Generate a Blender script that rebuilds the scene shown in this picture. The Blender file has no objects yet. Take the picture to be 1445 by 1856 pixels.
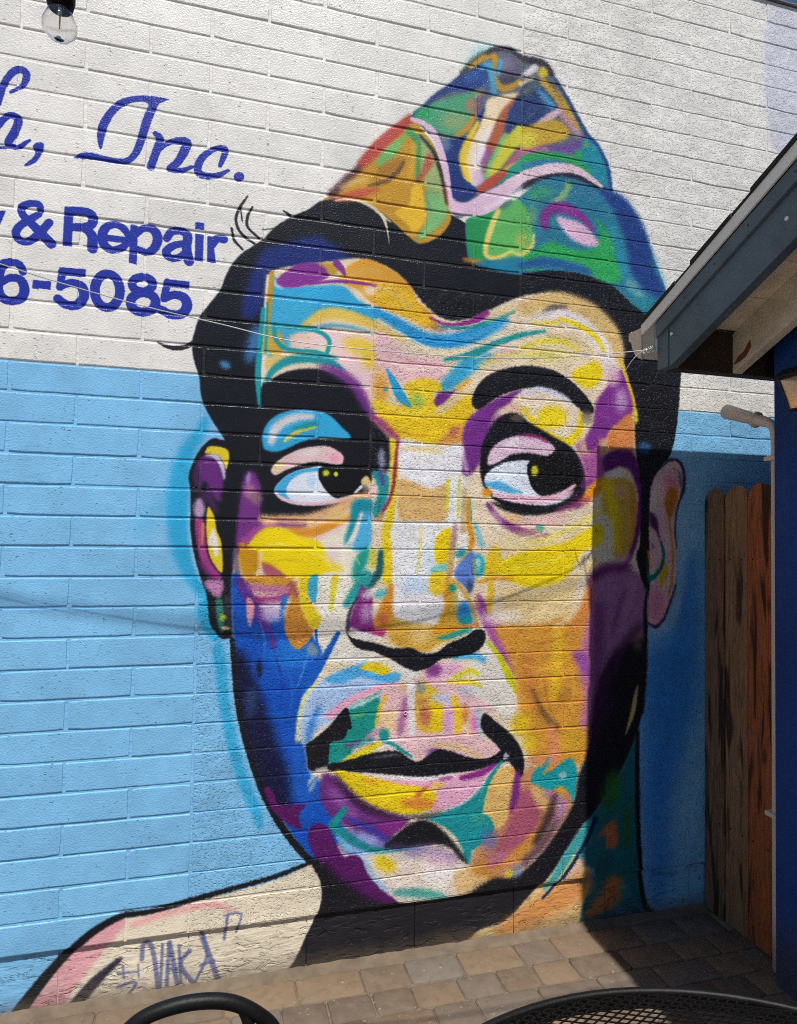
import bpy, bmesh, math, random
import numpy as np
from mathutils import Vector, Matrix

random.seed(11)
SC = bpy.context.scene
COL = SC.collection
G = 2.127                      # height of the white/blue paint line above the paving

# =====================================================================
#  CAMERA, SKY, SUN, EXPOSURE
# =====================================================================
cam = bpy.data.cameras.new('Camera')
cam.sensor_fit = 'VERTICAL'; cam.sensor_height = 24.0; cam.lens = 24.0 * 1197.05 / 1856.0
cam.clip_start = 0.02; cam.clip_end = 500
camo = bpy.data.objects.new('Camera', cam); COL.objects.link(camo)
ROT = [[0.964185, 0.26414, -0.024021], [-0.264761, 0.963908, -0.02797], [0.015766, 0.033328, 0.99932]]
r, f, u = [Vector([ROT[i][j] for i in range(3)]) for j in range(3)]
M = Matrix.Identity(4)
for i in range(3):
    M[i][0], M[i][1], M[i][2] = r[i], u[i], -f[i]
M.translation = Vector((0.060809, -2.413697, -0.551307 + G))
camo.matrix_world = M
SC.camera = camo

SUN = Vector((0.035, -1.0, 2.0)).normalized()
world = bpy.data.worlds.new('World'); SC.world = world; world.use_nodes = True
wn = world.node_tree; wn.nodes.clear()
sky = wn.nodes.new('ShaderNodeTexSky'); sky.sky_type = 'NISHITA'; sky.sun_disc = False
sky.sun_elevation = math.asin(SUN.z); sky.sun_rotation = math.atan2(SUN.x, SUN.y)
sky.altitude = 300; sky.air_density = 1.0; sky.dust_density = 0.2; sky.ozone_density = 3.0
bg = wn.nodes.new('ShaderNodeBackground'); bg.inputs['Strength'].default_value = 0.075
wo = wn.nodes.new('ShaderNodeOutputWorld')
wn.links.new(sky.outputs[0], bg.inputs[0]); wn.links.new(bg.outputs[0], wo.inputs[0])
sl = bpy.data.lights.new('Sun', 'SUN'); sl.energy = 5.0; sl.angle = math.radians(0.53); sl.color = (1.0, 0.972, 0.925)
so = bpy.data.objects.new('Sun', sl); COL.objects.link(so)
so.rotation_euler = SUN.to_track_quat('Z', 'Y').to_euler(); so.location = (3, -6, 10)
SC.view_settings.view_transform = 'Standard'; SC.view_settings.look = 'None'
SC.view_settings.exposure = -0.04; SC.view_settings.gamma = 1.0; SC.view_settings.use_curve_mapping = False

SC.cycles.use_denoising = False; SC.cycles.filter_width = 1.05
SC.cycles.sample_clamp_indirect = 3.0
SC.cycles.max_bounces = 6; SC.cycles.diffuse_bounces = 3; SC.cycles.glossy_bounces = 2; SC.cycles.transmission_bounces = 6

# =====================================================================
#  HELPERS
# =====================================================================
def srgb(c):
    o = []
    for v in c[:3]:
        v = v / 255.0
        o.append(v / 12.92 if v <= 0.04045 else ((v + 0.055) / 1.055) ** 2.4)
    return (o[0], o[1], o[2], 1.0)

def empty(name, loc=(0, 0, 0), label=None, cat=None, group=None, kind=None):
    o = bpy.data.objects.new(name, None); COL.objects.link(o); o.location = loc
    o.empty_display_size = 0.1
    tag(o, label, cat, group, kind); return o
def tag(o, label=None, cat=None, group=None, kind=None):
    if label: o['label'] = label
    if cat: o['category'] = cat
    if group: o['group'] = group
    if kind: o['kind'] = kind
    return o
def link(name, me, parent=None, loc=None):
    o = bpy.data.objects.new(name, me); COL.objects.link(o)
    if parent is not None:
        o.parent = parent
    if loc is not None: o.location = loc
    return o
def mesh(name, verts, faces, mat, smooth=False):
    me = bpy.data.meshes.new(name); me.from_pydata([tuple(v) for v in verts], [], faces); me.update()
    if mat: me.materials.append(mat)
    if smooth:
        me.polygons.foreach_set('use_smooth', [True] * len(me.polygons))
    return me
class MB:
    def __init__(s): s.v = []; s.f = []
    def box(s, x0, x1, y0, y1, z0, z1):
        n = len(s.v)
        s.v += [(x, y, z) for x in (x0, x1) for y in (y0, y1) for z in (z0, z1)]
        s.f += [tuple(n + i for i in q) for q in ((0,1,3,2),(4,6,7,5),(0,4,5,1),(2,3,7,6),(0,2,6,4),(1,5,7,3))]
        return s
    def prism(s, prof, x0, x1, axis='x'):
        """profile = list of (y,z) swept along x (or (x,z) along y, (x,y) along z)"""
        n = len(s.v); k = len(prof)
        for c in (x0, x1):
            for a, b in prof:
                s.v.append((c, a, b) if axis == 'x' else (a, c, b) if axis == 'y' else (a, b, c))
        s.f.append(tuple(n + i for i in range(k))); s.f.append(tuple(n + k + i for i in reversed(range(k))))
        for i in range(k):
            j = (i + 1) % k
            s.f.append((n + i, n + k + i, n + k + j, n + j))
        return s
    def tube(s, pts, rad, seg=10, cap=True):
        pts = [Vector(q) for q in pts]; rr = rad if isinstance(rad, (list, tuple)) else [rad] * len(pts)
        n0 = len(s.v); up = None
        for i, q in enumerate(pts):
            t = (pts[min(i + 1, len(pts) - 1)] - pts[max(i - 1, 0)]).normalized()
            if up is None:
                up = Vector((0, 0, 1)) if abs(t.z) < .9 else Vector((1, 0, 0))
            a = (up - t * up.dot(t)).normalized(); b = t.cross(a); up = a
            for j in range(seg):
                w = 2 * math.pi * j / seg
                s.v.append(tuple(q + (a * math.cos(w) + b * math.sin(w)) * rr[i]))
        for i in range(len(pts) - 1):
            for j in range(seg):
                k = (j + 1) % seg
                s.f.append((n0 + i*seg + j, n0 + i*seg + k, n0 + (i+1)*seg + k, n0 + (i+1)*seg + j))
        if cap:
            s.f.append(tuple(n0 + j for j in reversed(range(seg))))
            s.f.append(tuple(n0 + (len(pts)-1)*seg + j for j in range(seg)))
        return s
    def lathe(s, prof, c=(0, 0, 0), seg=20):
        n0 = len(s.v)
        for rd, z in prof:
            for j in range(seg):
                w = 2 * math.pi * j / seg
                s.v.append((c[0] + rd * math.cos(w), c[1] + rd * math.sin(w), c[2] + z))
        for i in range(len(prof) - 1):
            for j in range(seg):
                k = (j + 1) % seg
                s.f.append((n0 + i*seg + j, n0 + i*seg + k, n0 + (i+1)*seg + k, n0 + (i+1)*seg + j))
        return s
    def build(s, name, mat, parent=None, smooth=False, bevel=0.0):
        me = mesh(name, s.v, s.f, mat, smooth)
        bm = bmesh.new(); bm.from_mesh(me); bmesh.ops.recalc_face_normals(bm, faces=bm.faces)
        if bevel:
            es = [e for e in bm.edges if len(e.link_faces) == 2 and e.calc_face_angle(0) > .5]
            bmesh.ops.bevel(bm, geom=es, offset=bevel, segments=2, affect='EDGES', profile=.5)
        bm.to_mesh(me); bm.free()
        return link(name, me, parent)
def crv(pts, n=8):
    p = [Vector(q) for q in pts]; q = [2*p[0]-p[1]] + p + [2*p[-1]-p[-2]]; out = []
    for i in range(len(p) - 1):
        a, b, c, d = q[i:i+4]
        for k in range(n):
            t = k / n
            out.append(.5*((2*b) + (c-a)*t + (2*a-5*b+4*c-d)*t*t + (3*b-a-3*c+d)*t**3))
    out.append(p[-1]); return out

class NT:
    def __init__(s, name):
        s.m = bpy.data.materials.new(name); s.m.use_nodes = True; s.t = s.m.node_tree; s.t.nodes.clear()
        s.out = s.n('ShaderNodeOutputMaterial'); s.b = s.n('ShaderNodeBsdfPrincipled'); s.l(s.b.outputs[0], s.out.inputs[0])
    def n(s, k, **kw):
        o = s.t.nodes.new(k)
        for a, v in kw.items(): setattr(o, a, v)
        return o
    def l(s, a, b): s.t.links.new(a, b)
    def noise(s, vec, scale, detail=3, rough=.55, dist=0.0):
        o = s.n('ShaderNodeTexNoise'); o.inputs['Scale'].default_value = scale; o.inputs['Detail'].default_value = detail
        o.inputs['Roughness'].default_value = rough; o.inputs['Distortion'].default_value = dist
        if vec: s.l(vec, o.inputs['Vector'])
        return o.outputs['Fac']
    def ramp(s, fac, stops):
        o = s.n('ShaderNodeValToRGB'); e = o.color_ramp.elements
        while len(e) < len(stops): e.new(.5)
        for i, (p, c) in enumerate(stops):
            e[i].position = p; e[i].color = c if len(c) == 4 else (*c, 1)
        s.l(fac, o.inputs[0]); return o.outputs[0]
    def math(s, op, a, b=None, c=None):
        o = s.n('ShaderNodeMath', operation=op)
        for i, v in enumerate((a, b, c)):
            if v is None: continue
            if isinstance(v, (int, float)): o.inputs[i].default_value = v
            else: s.l(v, o.inputs[i])
        return o.outputs[0]
    def mix(s, fac, a, b, mode='MIX'):
        o = s.n('ShaderNodeMix', data_type='RGBA', blend_type=mode)
        for i, v in ((0, fac), (6, a), (7, b)):
            if isinstance(v, (int, float)): o.inputs[i].default_value = v
            elif isinstance(v, (tuple, list)): o.inputs[i].default_value = v
            else: s.l(v, o.inputs[i])
        return o.outputs[2]
    def mapping(s, vec, scale=(1, 1, 1), loc=(0, 0, 0)):
        o = s.n('ShaderNodeMapping'); o.inputs['Scale'].default_value = scale; o.inputs['Location'].default_value = loc
        s.l(vec, o.inputs['Vector']); return o.outputs[0]
    def bump(s, h, strength=1.0, dist=.003, nrm=None):
        o = s.n('ShaderNodeBump'); o.inputs['Strength'].default_value = strength; o.inputs['Distance'].default_value = dist
        s.l(h, o.inputs['Height'])
        if nrm: s.l(nrm, o.inputs['Normal'])
        return o.outputs[0]
    def set(s, color=None, rough=None, normal=None, metal=None, spec=None):
        for k, v in (('Base Color', color), ('Roughness', rough), ('Normal', normal), ('Metallic', metal), ('Specular IOR Level', spec)):
            if v is None: continue
            if isinstance(v, (int, float, tuple, list)): s.b.inputs[k].default_value = v
            else: s.l(v, s.b.inputs[k])
        return s.m
def coord(nt, kind='Object'):
    return nt.n('ShaderNodeTexCoord').outputs[kind]
def painted(name, rgb, rough=.55, var=.08, nscale=6, bump=.0008, bscale=140, spec=.4):
    nt = NT(name); o = coord(nt); c = srgb(rgb)
    d = tuple(v * (1 - var * 1.6) for v in c[:3]) + (1,); e = tuple(min(1, v * (1 + var)) for v in c[:3]) + (1,)
    col = nt.ramp(nt.noise(o, nscale, 5, .6), [(.3, d), (.7, e)])
    return nt.set(col, rough, nt.bump(nt.noise(o, bscale, 3), .6, bump), spec=spec)

# =====================================================================
#  MURAL PAINT (every shape in wall millimetres: x along the wall,
#  z up from the white/blue line), rasterised into one paint layer
# =====================================================================
# ---------- paint rasteriser (wall millimetres -> texture) ----------
PX=0.58            # texture pixels per mm
TX0,TX1,TZ0,TZ1=-1050,2720,-2210,2010
TW=int((TX1-TX0)*PX); TH=int((TZ1-TZ0)*PX)
def spline(p,closed,n=7):
    p=np.asarray(p,float); N=len(p)
    if N<3: return p
    if closed: q=np.vstack([p[-1:],p,p[:2]]); M=N
    else: q=np.vstack([2*p[:1]-p[1:2],p,2*p[-1:]-p[-2:-1]]); M=N-1
    t=np.linspace(0,1,n,endpoint=False)[:,None]
    out=[]
    for i in range(M):
        a,b,c,d=q[i:i+4]
        out.append(.5*((2*b)+(c-a)*t+(2*a-5*b+4*c-d)*t*t+(3*b-a-3*c+d)*t**3))
    if not closed: out.append(p[-1:])
    return np.vstack(out)
def fill(polys,x0,y0,w,h):
    acc=np.zeros((h,w+2))
    for p in polys:
        a=p; b=np.roll(p,-1,0)
        for (ax,ay),(bx,by) in zip(a,b):
            if ay==by: continue
            sg=1.0
            if ay>by: ax,ay,bx,by=bx,by,ax,ay; sg=-1.0
            r0=max(0,int(np.ceil(ay-y0-.5))); r1=min(h-1,int(np.ceil(by-y0-.5))-1)
            if r1<r0: continue
            r=np.arange(r0,r1+1)
            x=ax+(r+.5+y0-ay)*(bx-ax)/(by-ay)-x0
            x=np.clip(x,0,w); f=np.floor(x).astype(int); fr=x-f
            acc[r,f]+=sg*(1-fr); acc[r,f+1]+=sg*fr
    return np.clip(np.abs(np.cumsum(acc,1)[:,:w]),0,1)
def blur(m,s):
    if s<.35: return m
    r=int(np.ceil(2.6*s)); k=np.exp(-.5*(np.arange(-r,r+1)/s)**2); k/=k.sum()
    m=np.pad(m,r,mode='edge')
    m=np.add.reduce([k[i]*m[i:i+m.shape[0]-2*r] for i in range(2*r+1)])
    return np.add.reduce([k[i]*m[:,i:i+m.shape[1]-2*r] for i in range(2*r+1)])
def stroke(p,w):
    p=spline(p,False,6); n=len(p)
    wi=np.interp(np.linspace(0,1,n),np.linspace(0,1,max(2,len(w))),w if len(w)>1 else [w[0]]*2)*.5
    t=np.gradient(p,axis=0); t/=np.maximum(np.linalg.norm(t,axis=1),1e-6)[:,None]
    nr=np.column_stack([-t[:,1],t[:,0]])
    polys=[]
    for i in range(n-1):
        polys.append(np.array([p[i]+nr[i]*wi[i],p[i+1]+nr[i+1]*wi[i+1],p[i+1]-nr[i+1]*wi[i+1],p[i]-nr[i]*wi[i]]))
    ang=np.linspace(0,2*np.pi,14,endpoint=False); c=np.column_stack([np.cos(ang),-np.sin(ang)])
    for i in (0,n-1): polys.append(p[i]+c*wi[i])
    for i in range(3,n-1,3): polys.append(p[i]+c*wi[i])
    # make orientations agree
    out=[]
    for q in polys:
        ar=np.sum(q[:,0]*np.roll(q[:,1],-1)-np.roll(q[:,0],-1)*q[:,1])
        out.append(q if ar>0 else q[::-1])
    return out
def vnoise(h,w,cell,rng):
    gh,gw=h//cell+3,w//cell+3
    g=rng.random((gh,gw)); y=np.arange(h)/cell; x=np.arange(w)/cell
    yi=y.astype(int); xi=x.astype(int); fy=(y-yi)[:,None]; fx=(x-xi)[None]
    fy=fy*fy*(3-2*fy); fx=fx*fx*(3-2*fx)
    return (g[yi][:,xi]*(1-fy)*(1-fx)+g[yi+1][:,xi]*fy*(1-fx)+g[yi][:,xi+1]*(1-fy)*fx+g[yi+1][:,xi+1]*fy*fx)
def paint(ops):
    rng=np.random.default_rng(7)
    img=np.zeros((TH,TW,3))
    zz=TZ1-(np.arange(TH)+.5)/PX
    img[:]=np.array([231,228,222.]); 
    edge=np.clip((2-zz)/4,0,1)[:,None,None]
    img=img*(1-edge)+np.array([128,190,232.])*edge
    sp=.6*rng.random((TH,TW))+.4*vnoise(TH,TW,2,rng)     # spray speckle
    sp=(sp-.5)
    for op in ops:
        kind,col,s,al=op[:4]
        p=np.asarray(op[4],float).reshape(-1,2); p=np.column_stack([(p[:,0]-TX0)*PX,(TZ1-p[:,1])*PX])
        s*=PX
        if kind=='P': polys=[spline(p,True) if op[5] else p]
        else: polys=stroke(p,[q*PX for q in op[5]])
        allp=np.vstack(polys); pad=int(3*s+3)
        x0=max(0,int(allp[:,0].min())-pad); x1=min(TW,int(allp[:,0].max())+pad+2); y0=max(0,int(allp[:,1].min())-pad); y1=min(TH,int(allp[:,1].max())+pad+2)
        if x1<=x0 or y1<=y0: continue
        m=blur(fill(polys,x0,y0,x1-x0,y1-y0),s)
        if s>.7: m=np.clip(m+sp[y0:y1,x0:x1]*4*m*(1-m)*min(1.0,.42*s),0,1)
        m=(m*al)[...,None]
        img[y0:y1,x0:x1]=img[y0:y1,x0:x1]*(1-m)+np.array(col,float)*m
    # pigment unevenness, small scuffs
    n=.4*vnoise(TH,TW,60,rng)+.25*vnoise(TH,TW,19,rng)+.2*vnoise(TH,TW,5,rng)+.15*vnoise(TH,TW,2,rng)
    img*=(1+(n-.5)*.16)[...,None]
    return np.clip(img,0,255)

OPS = [
('P',(38,54,160),0.8,1,[-174,966,-139,965,-154,955,-172,941,-184,908,-197,865,-214,801,-228,758,-249,726,-273,711,-310,707,-358,708,-406,706,-437,703,-433,712,-413,726,-383,732,-341,727,-298,726,-273,733,-256,753,-242,796,-228,860,-214,910,-206,935,-230,939,-261,929,-291,907,-315,876,-332,839,-343,797,-352,752,-360,755,-367,787,-365,828,-351,864,-328,902,-298,934,-255,955,-212,965],1),
('S',(38,54,160),0.7,1,[-180,834,-165,818,-177,770,-193,715],[20,26.2,26.2,27.7]),
('S',(38,54,160),0.7,1,[-174,767,-142,806,-107,821,-76,822,-82,793,-105,745,-131,717,-92,718,-54,738],[10.9,17.1,24.9,31.2,31.2,26.5,20.3,20.3,10.9]),
('S',(38,54,160),0.7,1,[39,756,55,806,50,821,16,812,-21,778,-37,737,-27,715,6,713,38,724,69,745],[14.3,23.9,23.9,19.1,23.9,27.1,27.1,23.9,19.1,11.1]),
('P',(38,54,160),0.9,1,[125,730,121,719,112,711,101,710,91,715,87,724,91,735,100,743,111,745,121,740],1),
('S',(38,54,160),0.7,1,[-671,849,-656,914,-635,957,-610,977,-590,964,-598,927,-634,893],[21.4,21.4,22.8,24.3,24.3,18.6,10]),
('S',(38,54,160),0.7,1,[-673,765,-641,812,-610,808,-616,769,-636,724,-627,712,-604,714,-573,741],[21.3,21.3,25.6,27,24.2,18.5,17.1,10]),
('S',(38,54,160),0.6,1,[-671,700,-627,709],[11.3]),
('P',(38,54,160),0.8,1,[-563,722,-548,739,-531,736,-534,706,-551,672,-579,652,-585,657,-564,681,-555,702],1),
('P',(38,54,160),0.8,1,[-656,491,-636,493,-648,453,-655,439],0),
('S',(38,54,160),0.7,1,[-533,506,-538,528,-564,528,-589,513,-586,488,-559,461,-498,402],[19.7,22.5,23.9,23.9,23.9,28.2,32.4]),
('S',(38,54,160),0.7,1,[-539,495,-589,453,-604,424,-592,401,-566,401,-537,428,-506,472],[22.5,25.3,25.3,23.9,25.3,26.7,26.7]),
('P',(38,54,160),0.8,1,[-461,534,-433,536,-435,400,-463,400],0),
('S',(38,54,160),0.7,1,[-441,522,-392,525,-372,507,-383,478,-439,465],[28.9,28.9,31.8,28.9,27.5]),
('S',(38,54,160),0.7,1,[-399,471,-374,447,-371,402],[29,31.9,33.3]),
('S',(38,54,160),0.7,1,[-339,445,-261,448,-270,480,-298,495,-327,484,-341,457,-336,423,-311,406,-280,416,-263,433],[22.1,22.1,25,25,27.9,30.9,30.9,26.5,25,22.1]),
('P',(38,54,160),0.8,1,[-253,503,-229,502,-229,364,-255,368],0),
('S',(38,54,160),0.7,1,[-235,469,-211,494,-181,495,-164,469,-172,432,-197,412,-233,421],[22.5,25.5,30,32.9,30,25.5,22.5]),
('S',(38,54,160),0.7,1,[-134,469,-118,495,-86,502,-65,487,-67,443,-58,398],[26,27.5,27.5,32.1,32.1,35.1]),
('S',(38,54,160),0.7,1,[-67,462,-110,447,-134,423,-124,403,-96,405,-69,428],[21.3,25.9,28.9,25.9,25.9,22.8]),
('P',(38,54,160),0.9,1,[-39,500,-10,500,-11,401,-39,401],0),
('P',(38,54,160),0.9,1,[-40,540,-10,541,-10,515,-40,515],0),
('P',(38,54,160),0.9,1,[2,496,28,495,25,462,34,401,3,403],0),
('S',(38,54,160),0.7,1,[19,467,35,491,58,493],[26.5,28.1,31.2]),
('S',(38,54,160),0.6,1,[-579,296,-591,320,-620,324,-643,306,-654,254,-645,212,-617,196,-584,206,-573,238,-587,270,-618,271,-646,249],[23.6,24.9,26.3,30.5,33.2,31.9,27.7,29.1,30.5,27.7,24.9,20.8]),
('P',(38,54,160),0.8,1,[-549,273,-494,275,-495,246,-550,245],0),
('P',(38,54,160),0.8,1,[-472,326,-389,329,-390,301,-452,299],0),
('S',(38,54,160),0.7,1,[-461,314,-467,257],[24.2,22.8]),
('S',(38,54,160),0.7,1,[-468,257,-436,276,-401,268,-393,235,-413,204,-447,202,-472,219],[21.5,27.2,31.5,32.9,31.5,30,28.6]),
('S',(38,54,160),0.7,1,[-280,268,-282,245,-291,225,-303,211,-318,205,-334,208,-347,219,-356,237,-359,259,-357,281,-349,301,-337,315,-322,321,-306,318,-293,307,-284,289,-280,268],[30.7]),
('S',(38,54,160),0.7,1,[-176,302,-178,292,-185,283,-196,276,-208,273,-221,274,-232,278,-239,285,-242,295,-240,304,-233,314,-222,320,-210,324,-197,323,-186,319,-178,312,-176,302],[28.3]),
('S',(38,54,160),0.7,1,[-164,239,-167,226,-175,214,-188,206,-204,202,-220,202,-233,208,-242,218,-245,230,-243,243,-234,255,-221,264,-206,268,-190,267,-177,262,-167,252,-164,239],[31.3]),
('P',(38,54,160),0.9,1,[-137,325,-54,325,-55,297,-120,298],0),
('S',(38,54,160),0.7,1,[-127,315,-137,258],[25.7,24.1]),
('S',(38,54,160),0.7,1,[-138,253,-107,272,-71,266,-60,237,-79,208,-115,203,-145,216],[22.7,28.8,33.3,34.9,33.3,31.8,30.3]),
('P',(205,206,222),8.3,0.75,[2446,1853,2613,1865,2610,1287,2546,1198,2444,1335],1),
('P',(34,122,212),42.4,0.85,[1963,-679,2058,-607,2080,-821,2075,-1199,2025,-1383,1976,-1542,1929,-1676,1930,-1905,1903,-2084,1853,-2077,1825,-1893,1798,-1664,1796,-1300,1811,-1026,1860,-1009,1919,-959,1958,-843],1),
('S',(150,188,232),10.9,0.7,[1833,-934,1914,-913,1963,-808,1985,-655,1990,-466],[45.7]),
('S',(42,168,216),9.4,0.95,[13,-162,-7,-208,-37,-254,-58,-308,-69,-375,-74,-472,-65,-577,-43,-663,-12,-720,37,-788],[26.4,37.6,45.2,56.5,67.8,75.3,67.8,56.5,48.9,37.6]),
('S',(42,168,216),6.8,0.9,[50,-788,20,-836,67,-933,84,-1029,94,-1145,120,-1261,145,-1369,177,-1458,209,-1528,229,-1593],[49.4,45.6,38,38,34.2,38,34.2,38,34.2,26.6]),
('S',(42,168,216),20.8,0.25,[-114,-444,-149,-493,-192,-550],[55.3]),
('S',(170,200,235),4.1,0.7,[-29,-490,-25,-586,-10,-663,14,-730],[15.1]),
('P',(110,215,225),14.8,0.5,[1076,1326,1038,1290,1000,1277,975,1291,973,1328,995,1373,1033,1410,1072,1424,1097,1409,1098,1372],1),
('S',(120,190,215),5.6,0.6,[1610,1017,1632,914,1717,848,1788,763,1843,655,1896,544],[20.3]),
('P',(20,21,30),1.9,1,[435,697,360,646,300,610,241,565,198,514,154,476,120,447,88,403,66,354,52,311,19,259,-17,204,-34,144,-40,104,-36,65,-26,27,-13,-11,-6,-69,8,-112,35,-161,60,-198,78,-227,65,-226,42,-223,20,-236,-7,-270,-28,-316,-40,-361,-33,-409,-30,-480,-30,-540,-19,-613,-4,-672,16,-736,31,-778,43,-865,66,-910,95,-931,116,-930,121,-1011,139,-1128,161,-1245,190,-1362,231,-1481,287,-1587,357,-1678,412,-1744,440,-1756,454,-1816,453,-1894,413,-1986,356,-2074,320,-2126,496,-2129,702,-2129,1017,-2123,1069,-2079,1189,-2054,1282,-1977,1378,-1890,1475,-1770,1535,-1706,1605,-1624,1682,-1524,1754,-1393,1791,-1254,1806,-1072,1816,-888,1831,-609,1831,-376,1885,-244,1915,-212,1945,-135,1964,-19,1975,106,1978,203,1952,345,1883,410,1746,438,1613,522,1356,561,1111,620,876,720,653,730],1),
('S',(38,36,44),1,1,[138,660,114,620,99,575,108,536,134,509,167,490],[5.9,9.9,9.9,9.9,9.9,7.9]),
('S',(38,36,44),1,1,[114,616,119,578,123,562],[3.9,5.9,2]),
('S',(38,36,44),1,1,[156,624,140,587,141,547,182,512],[6,9.9,9.9,7.9]),
('S',(38,36,44),1,1,[85,535,95,494,125,464],[7.9,9.8,7.9]),
('S',(38,36,44),1.1,1,[267,626,292,611],[6.1,10.1]),
('S',(38,36,44),1.1,1,[192,546,233,555],[3,4]),
('P',(38,36,44),1.1,1,[-157,103,-110,94,-64,102,-32,122,-42,96,-80,79,-121,81],1),
('P',(78,150,205),5.6,0.9,[92,36,86,29,75,27,64,30,57,37,56,46,62,53,72,55,83,52,91,45],1),
('S',(66,125,190),11.2,0.85,[182,173,172,121,157,70],[39.4,51.3,35.5]),
('P',(45,95,150),9.1,0.8,[1830,-169,1824,-185,1807,-195,1787,-196,1771,-187,1765,-172,1771,-157,1787,-147,1807,-146,1824,-154],1),
('P',(24,44,120),10.1,0.95,[199,473,282,509,362,544,423,542,497,500,517,473,446,454,364,433,244,402,217,378,207,296,185,233,131,216,133,288,154,371,180,435],1),
('P',(233,214,186),3.3,1,[224,391,323,432,425,457,550,486,636,475,702,447,758,398,814,338,882,295,951,289,1025,314,1114,363,1197,406,1270,430,1382,447,1484,428,1574,392,1646,329,1686,248,1697,179,1716,110,1743,-5,1752,-145,1765,-261,1777,-377,1780,-563,1759,-633,1794,-749,1805,-841,1793,-1025,1727,-1137,1623,-1268,1548,-1375,1523,-1506,1486,-1614,1401,-1736,1281,-1853,1140,-1900,1026,-1932,827,-1939,741,-1920,655,-1871,571,-1810,489,-1761,420,-1730,347,-1644,270,-1524,209,-1383,168,-1245,142,-1090,123,-934,115,-740,123,-584,134,-427,147,-328,196,-107,200,94,207,296],1),
('P',(196,136,96),12.9,1,[1025,-1844,1092,-1684,1206,-1481,1488,-1495,1474,-1634,1353,-1786,1187,-1888],1),
('P',(120,120,190),8.8,1,[465,-1601,694,-1676,868,-1735,695,-1757,570,-1743,512,-1695],1),
('P',(197,146,40),2.4,1,[749,1069,699,1027,615,928,510,803,443,719,416,690,483,706,568,702,633,675,681,644,734,604,788,574,855,603,905,658,918,715,902,812,874,900,841,973,793,1024],1),
('S',(186,76,64),4.8,1,[745,1059,675,988,615,921,554,847],[34.7,43.3,47.7,34.7]),
('S',(86,48,60),6.1,0.9,[544,830,498,778,445,715],[25.3,29.5,33.7]),
('P',(190,82,62),6.1,0.9,[445,694,535,746,631,767,593,738,546,709,487,692],1),
('P',(112,184,108),4.8,0.9,[775,1010,726,975,690,908,630,851,612,865,654,932,726,992],1),
('P',(150,178,120),6.4,0.9,[786,1001,839,955,874,851,890,744,877,672,832,643,804,709,810,797,788,881],1),
('S',(38,150,92),4.9,0.9,[741,1008,775,971,777,879,783,797],[30.9,26.5,19.9,13.2]),
('P',(184,84,66),4.9,0.85,[819,939,844,908,820,860,789,820,767,808,793,864],1),
('P',(165,115,38),7.8,0.8,[634,856,712,903,704,850,643,801,600,786],1),
('S',(92,64,42),4,0.9,[721,887,700,845,652,798,584,768],[10.8,15.2,15.2,8.7]),
('S',(225,205,150),6.1,0.6,[478,745,524,774,583,796],[16.9,21.2,8.5]),
('S',(215,170,50),6.4,0.7,[764,960,757,876,736,803],[22,22,17.6]),
('P',(60,140,110),6.4,0.5,[807,786,876,768,902,712,866,650,799,593,770,583,805,644,827,691,813,737],1),
('P',(130,190,118),6.4,0.85,[819,777,889,766,904,713,868,653,801,594,781,597,814,663,831,713],1),
('P',(238,190,46),4.1,0.95,[754,788,794,803,808,718,814,678,770,615,732,647,689,684,746,722],1),
('S',(228,212,170),2.4,0.95,[458,694,525,708,589,694,633,667,672,643],[6.4,12.8,14.9,12.8,6.4]),
('P',(228,216,186),1.6,0.95,[628,670,648,660,662,620,669,552,655,614],1),
('S',(40,40,50),3.7,0.95,[786,999,839,947,865,889,884,826,896,749],[11.2,17.9,17.9,15.6,8.9]),
('P',(96,104,116),2.3,1,[749,1066,796,1123,842,1177,897,1225,935,1264,1007,1346,1052,1390,1082,1412,1111,1422,1157,1426,1187,1414,1219,1402,1271,1409,1306,1400,1334,1382,1359,1352,1380,1321,1418,1280,1455,1223,1494,1172,1520,1129,1559,1101,1586,1065,1607,1021,1623,965,1626,911,1506,930,1254,867,992,715,922,715,885,897,838,999],1),
('P',(30,60,128),5,1,[749,1064,796,1121,842,1174,897,1223,936,1262,984,1317,1055,1336,1067,1277,1027,1235,985,1214,916,1200,847,1153,807,1104,774,1060],1),
('S',(62,64,50),6.7,0.85,[956,1280,1007,1340,1054,1379],[23.1,32.3,32.3]),
('P',(76,162,122),5,1,[763,1065,814,1120,870,1158,939,1189,1004,1213,1019,1155,1001,1091,964,1033,906,1018,849,1030,815,1048],1),
('P',(40,160,96),8,0.9,[836,1109,835,1092,819,1073,796,1061,773,1059,761,1068,762,1086,778,1104,801,1117,823,1119],1),
('P',(150,166,112),12.9,0.8,[989,1093,978,1070,948,1052,911,1045,881,1052,869,1071,880,1094,910,1112,947,1119,977,1112],1),
('P',(190,118,92),6.6,0.8,[1009,1161,1002,1142,991,1130,980,1130,973,1142,972,1160,979,1179,990,1191,1001,1191,1009,1180],1),
('S',(192,142,50),4.2,1,[1019,1171,1008,1119,982,1067,936,1028],[20.6,22.9,25.2,18.3]),
('P',(190,190,70),6.7,0.8,[1047,1212,1043,1199,1034,1190,1022,1188,1013,1193,1009,1205,1012,1217,1022,1226,1033,1229,1043,1223],1),
('P',(26,50,116),3.7,1,[1047,1160,1010,1093,969,1029,877,993,873,950,892,898,904,834,917,787,945,765,975,768,1019,803,999,849,980,891,961,932,956,971,983,1025,1020,1081,1069,1142],1),
('P',(125,150,178),8.1,0.7,[914,986,909,970,895,958,878,955,864,962,859,976,864,993,877,1005,894,1008,908,1001],1),
('P',(105,85,130),8.3,0.8,[1047,1168,1036,1133,1023,1111,1011,1111,1006,1133,1010,1168,1020,1203,1034,1225,1045,1225,1050,1203],1),
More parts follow.
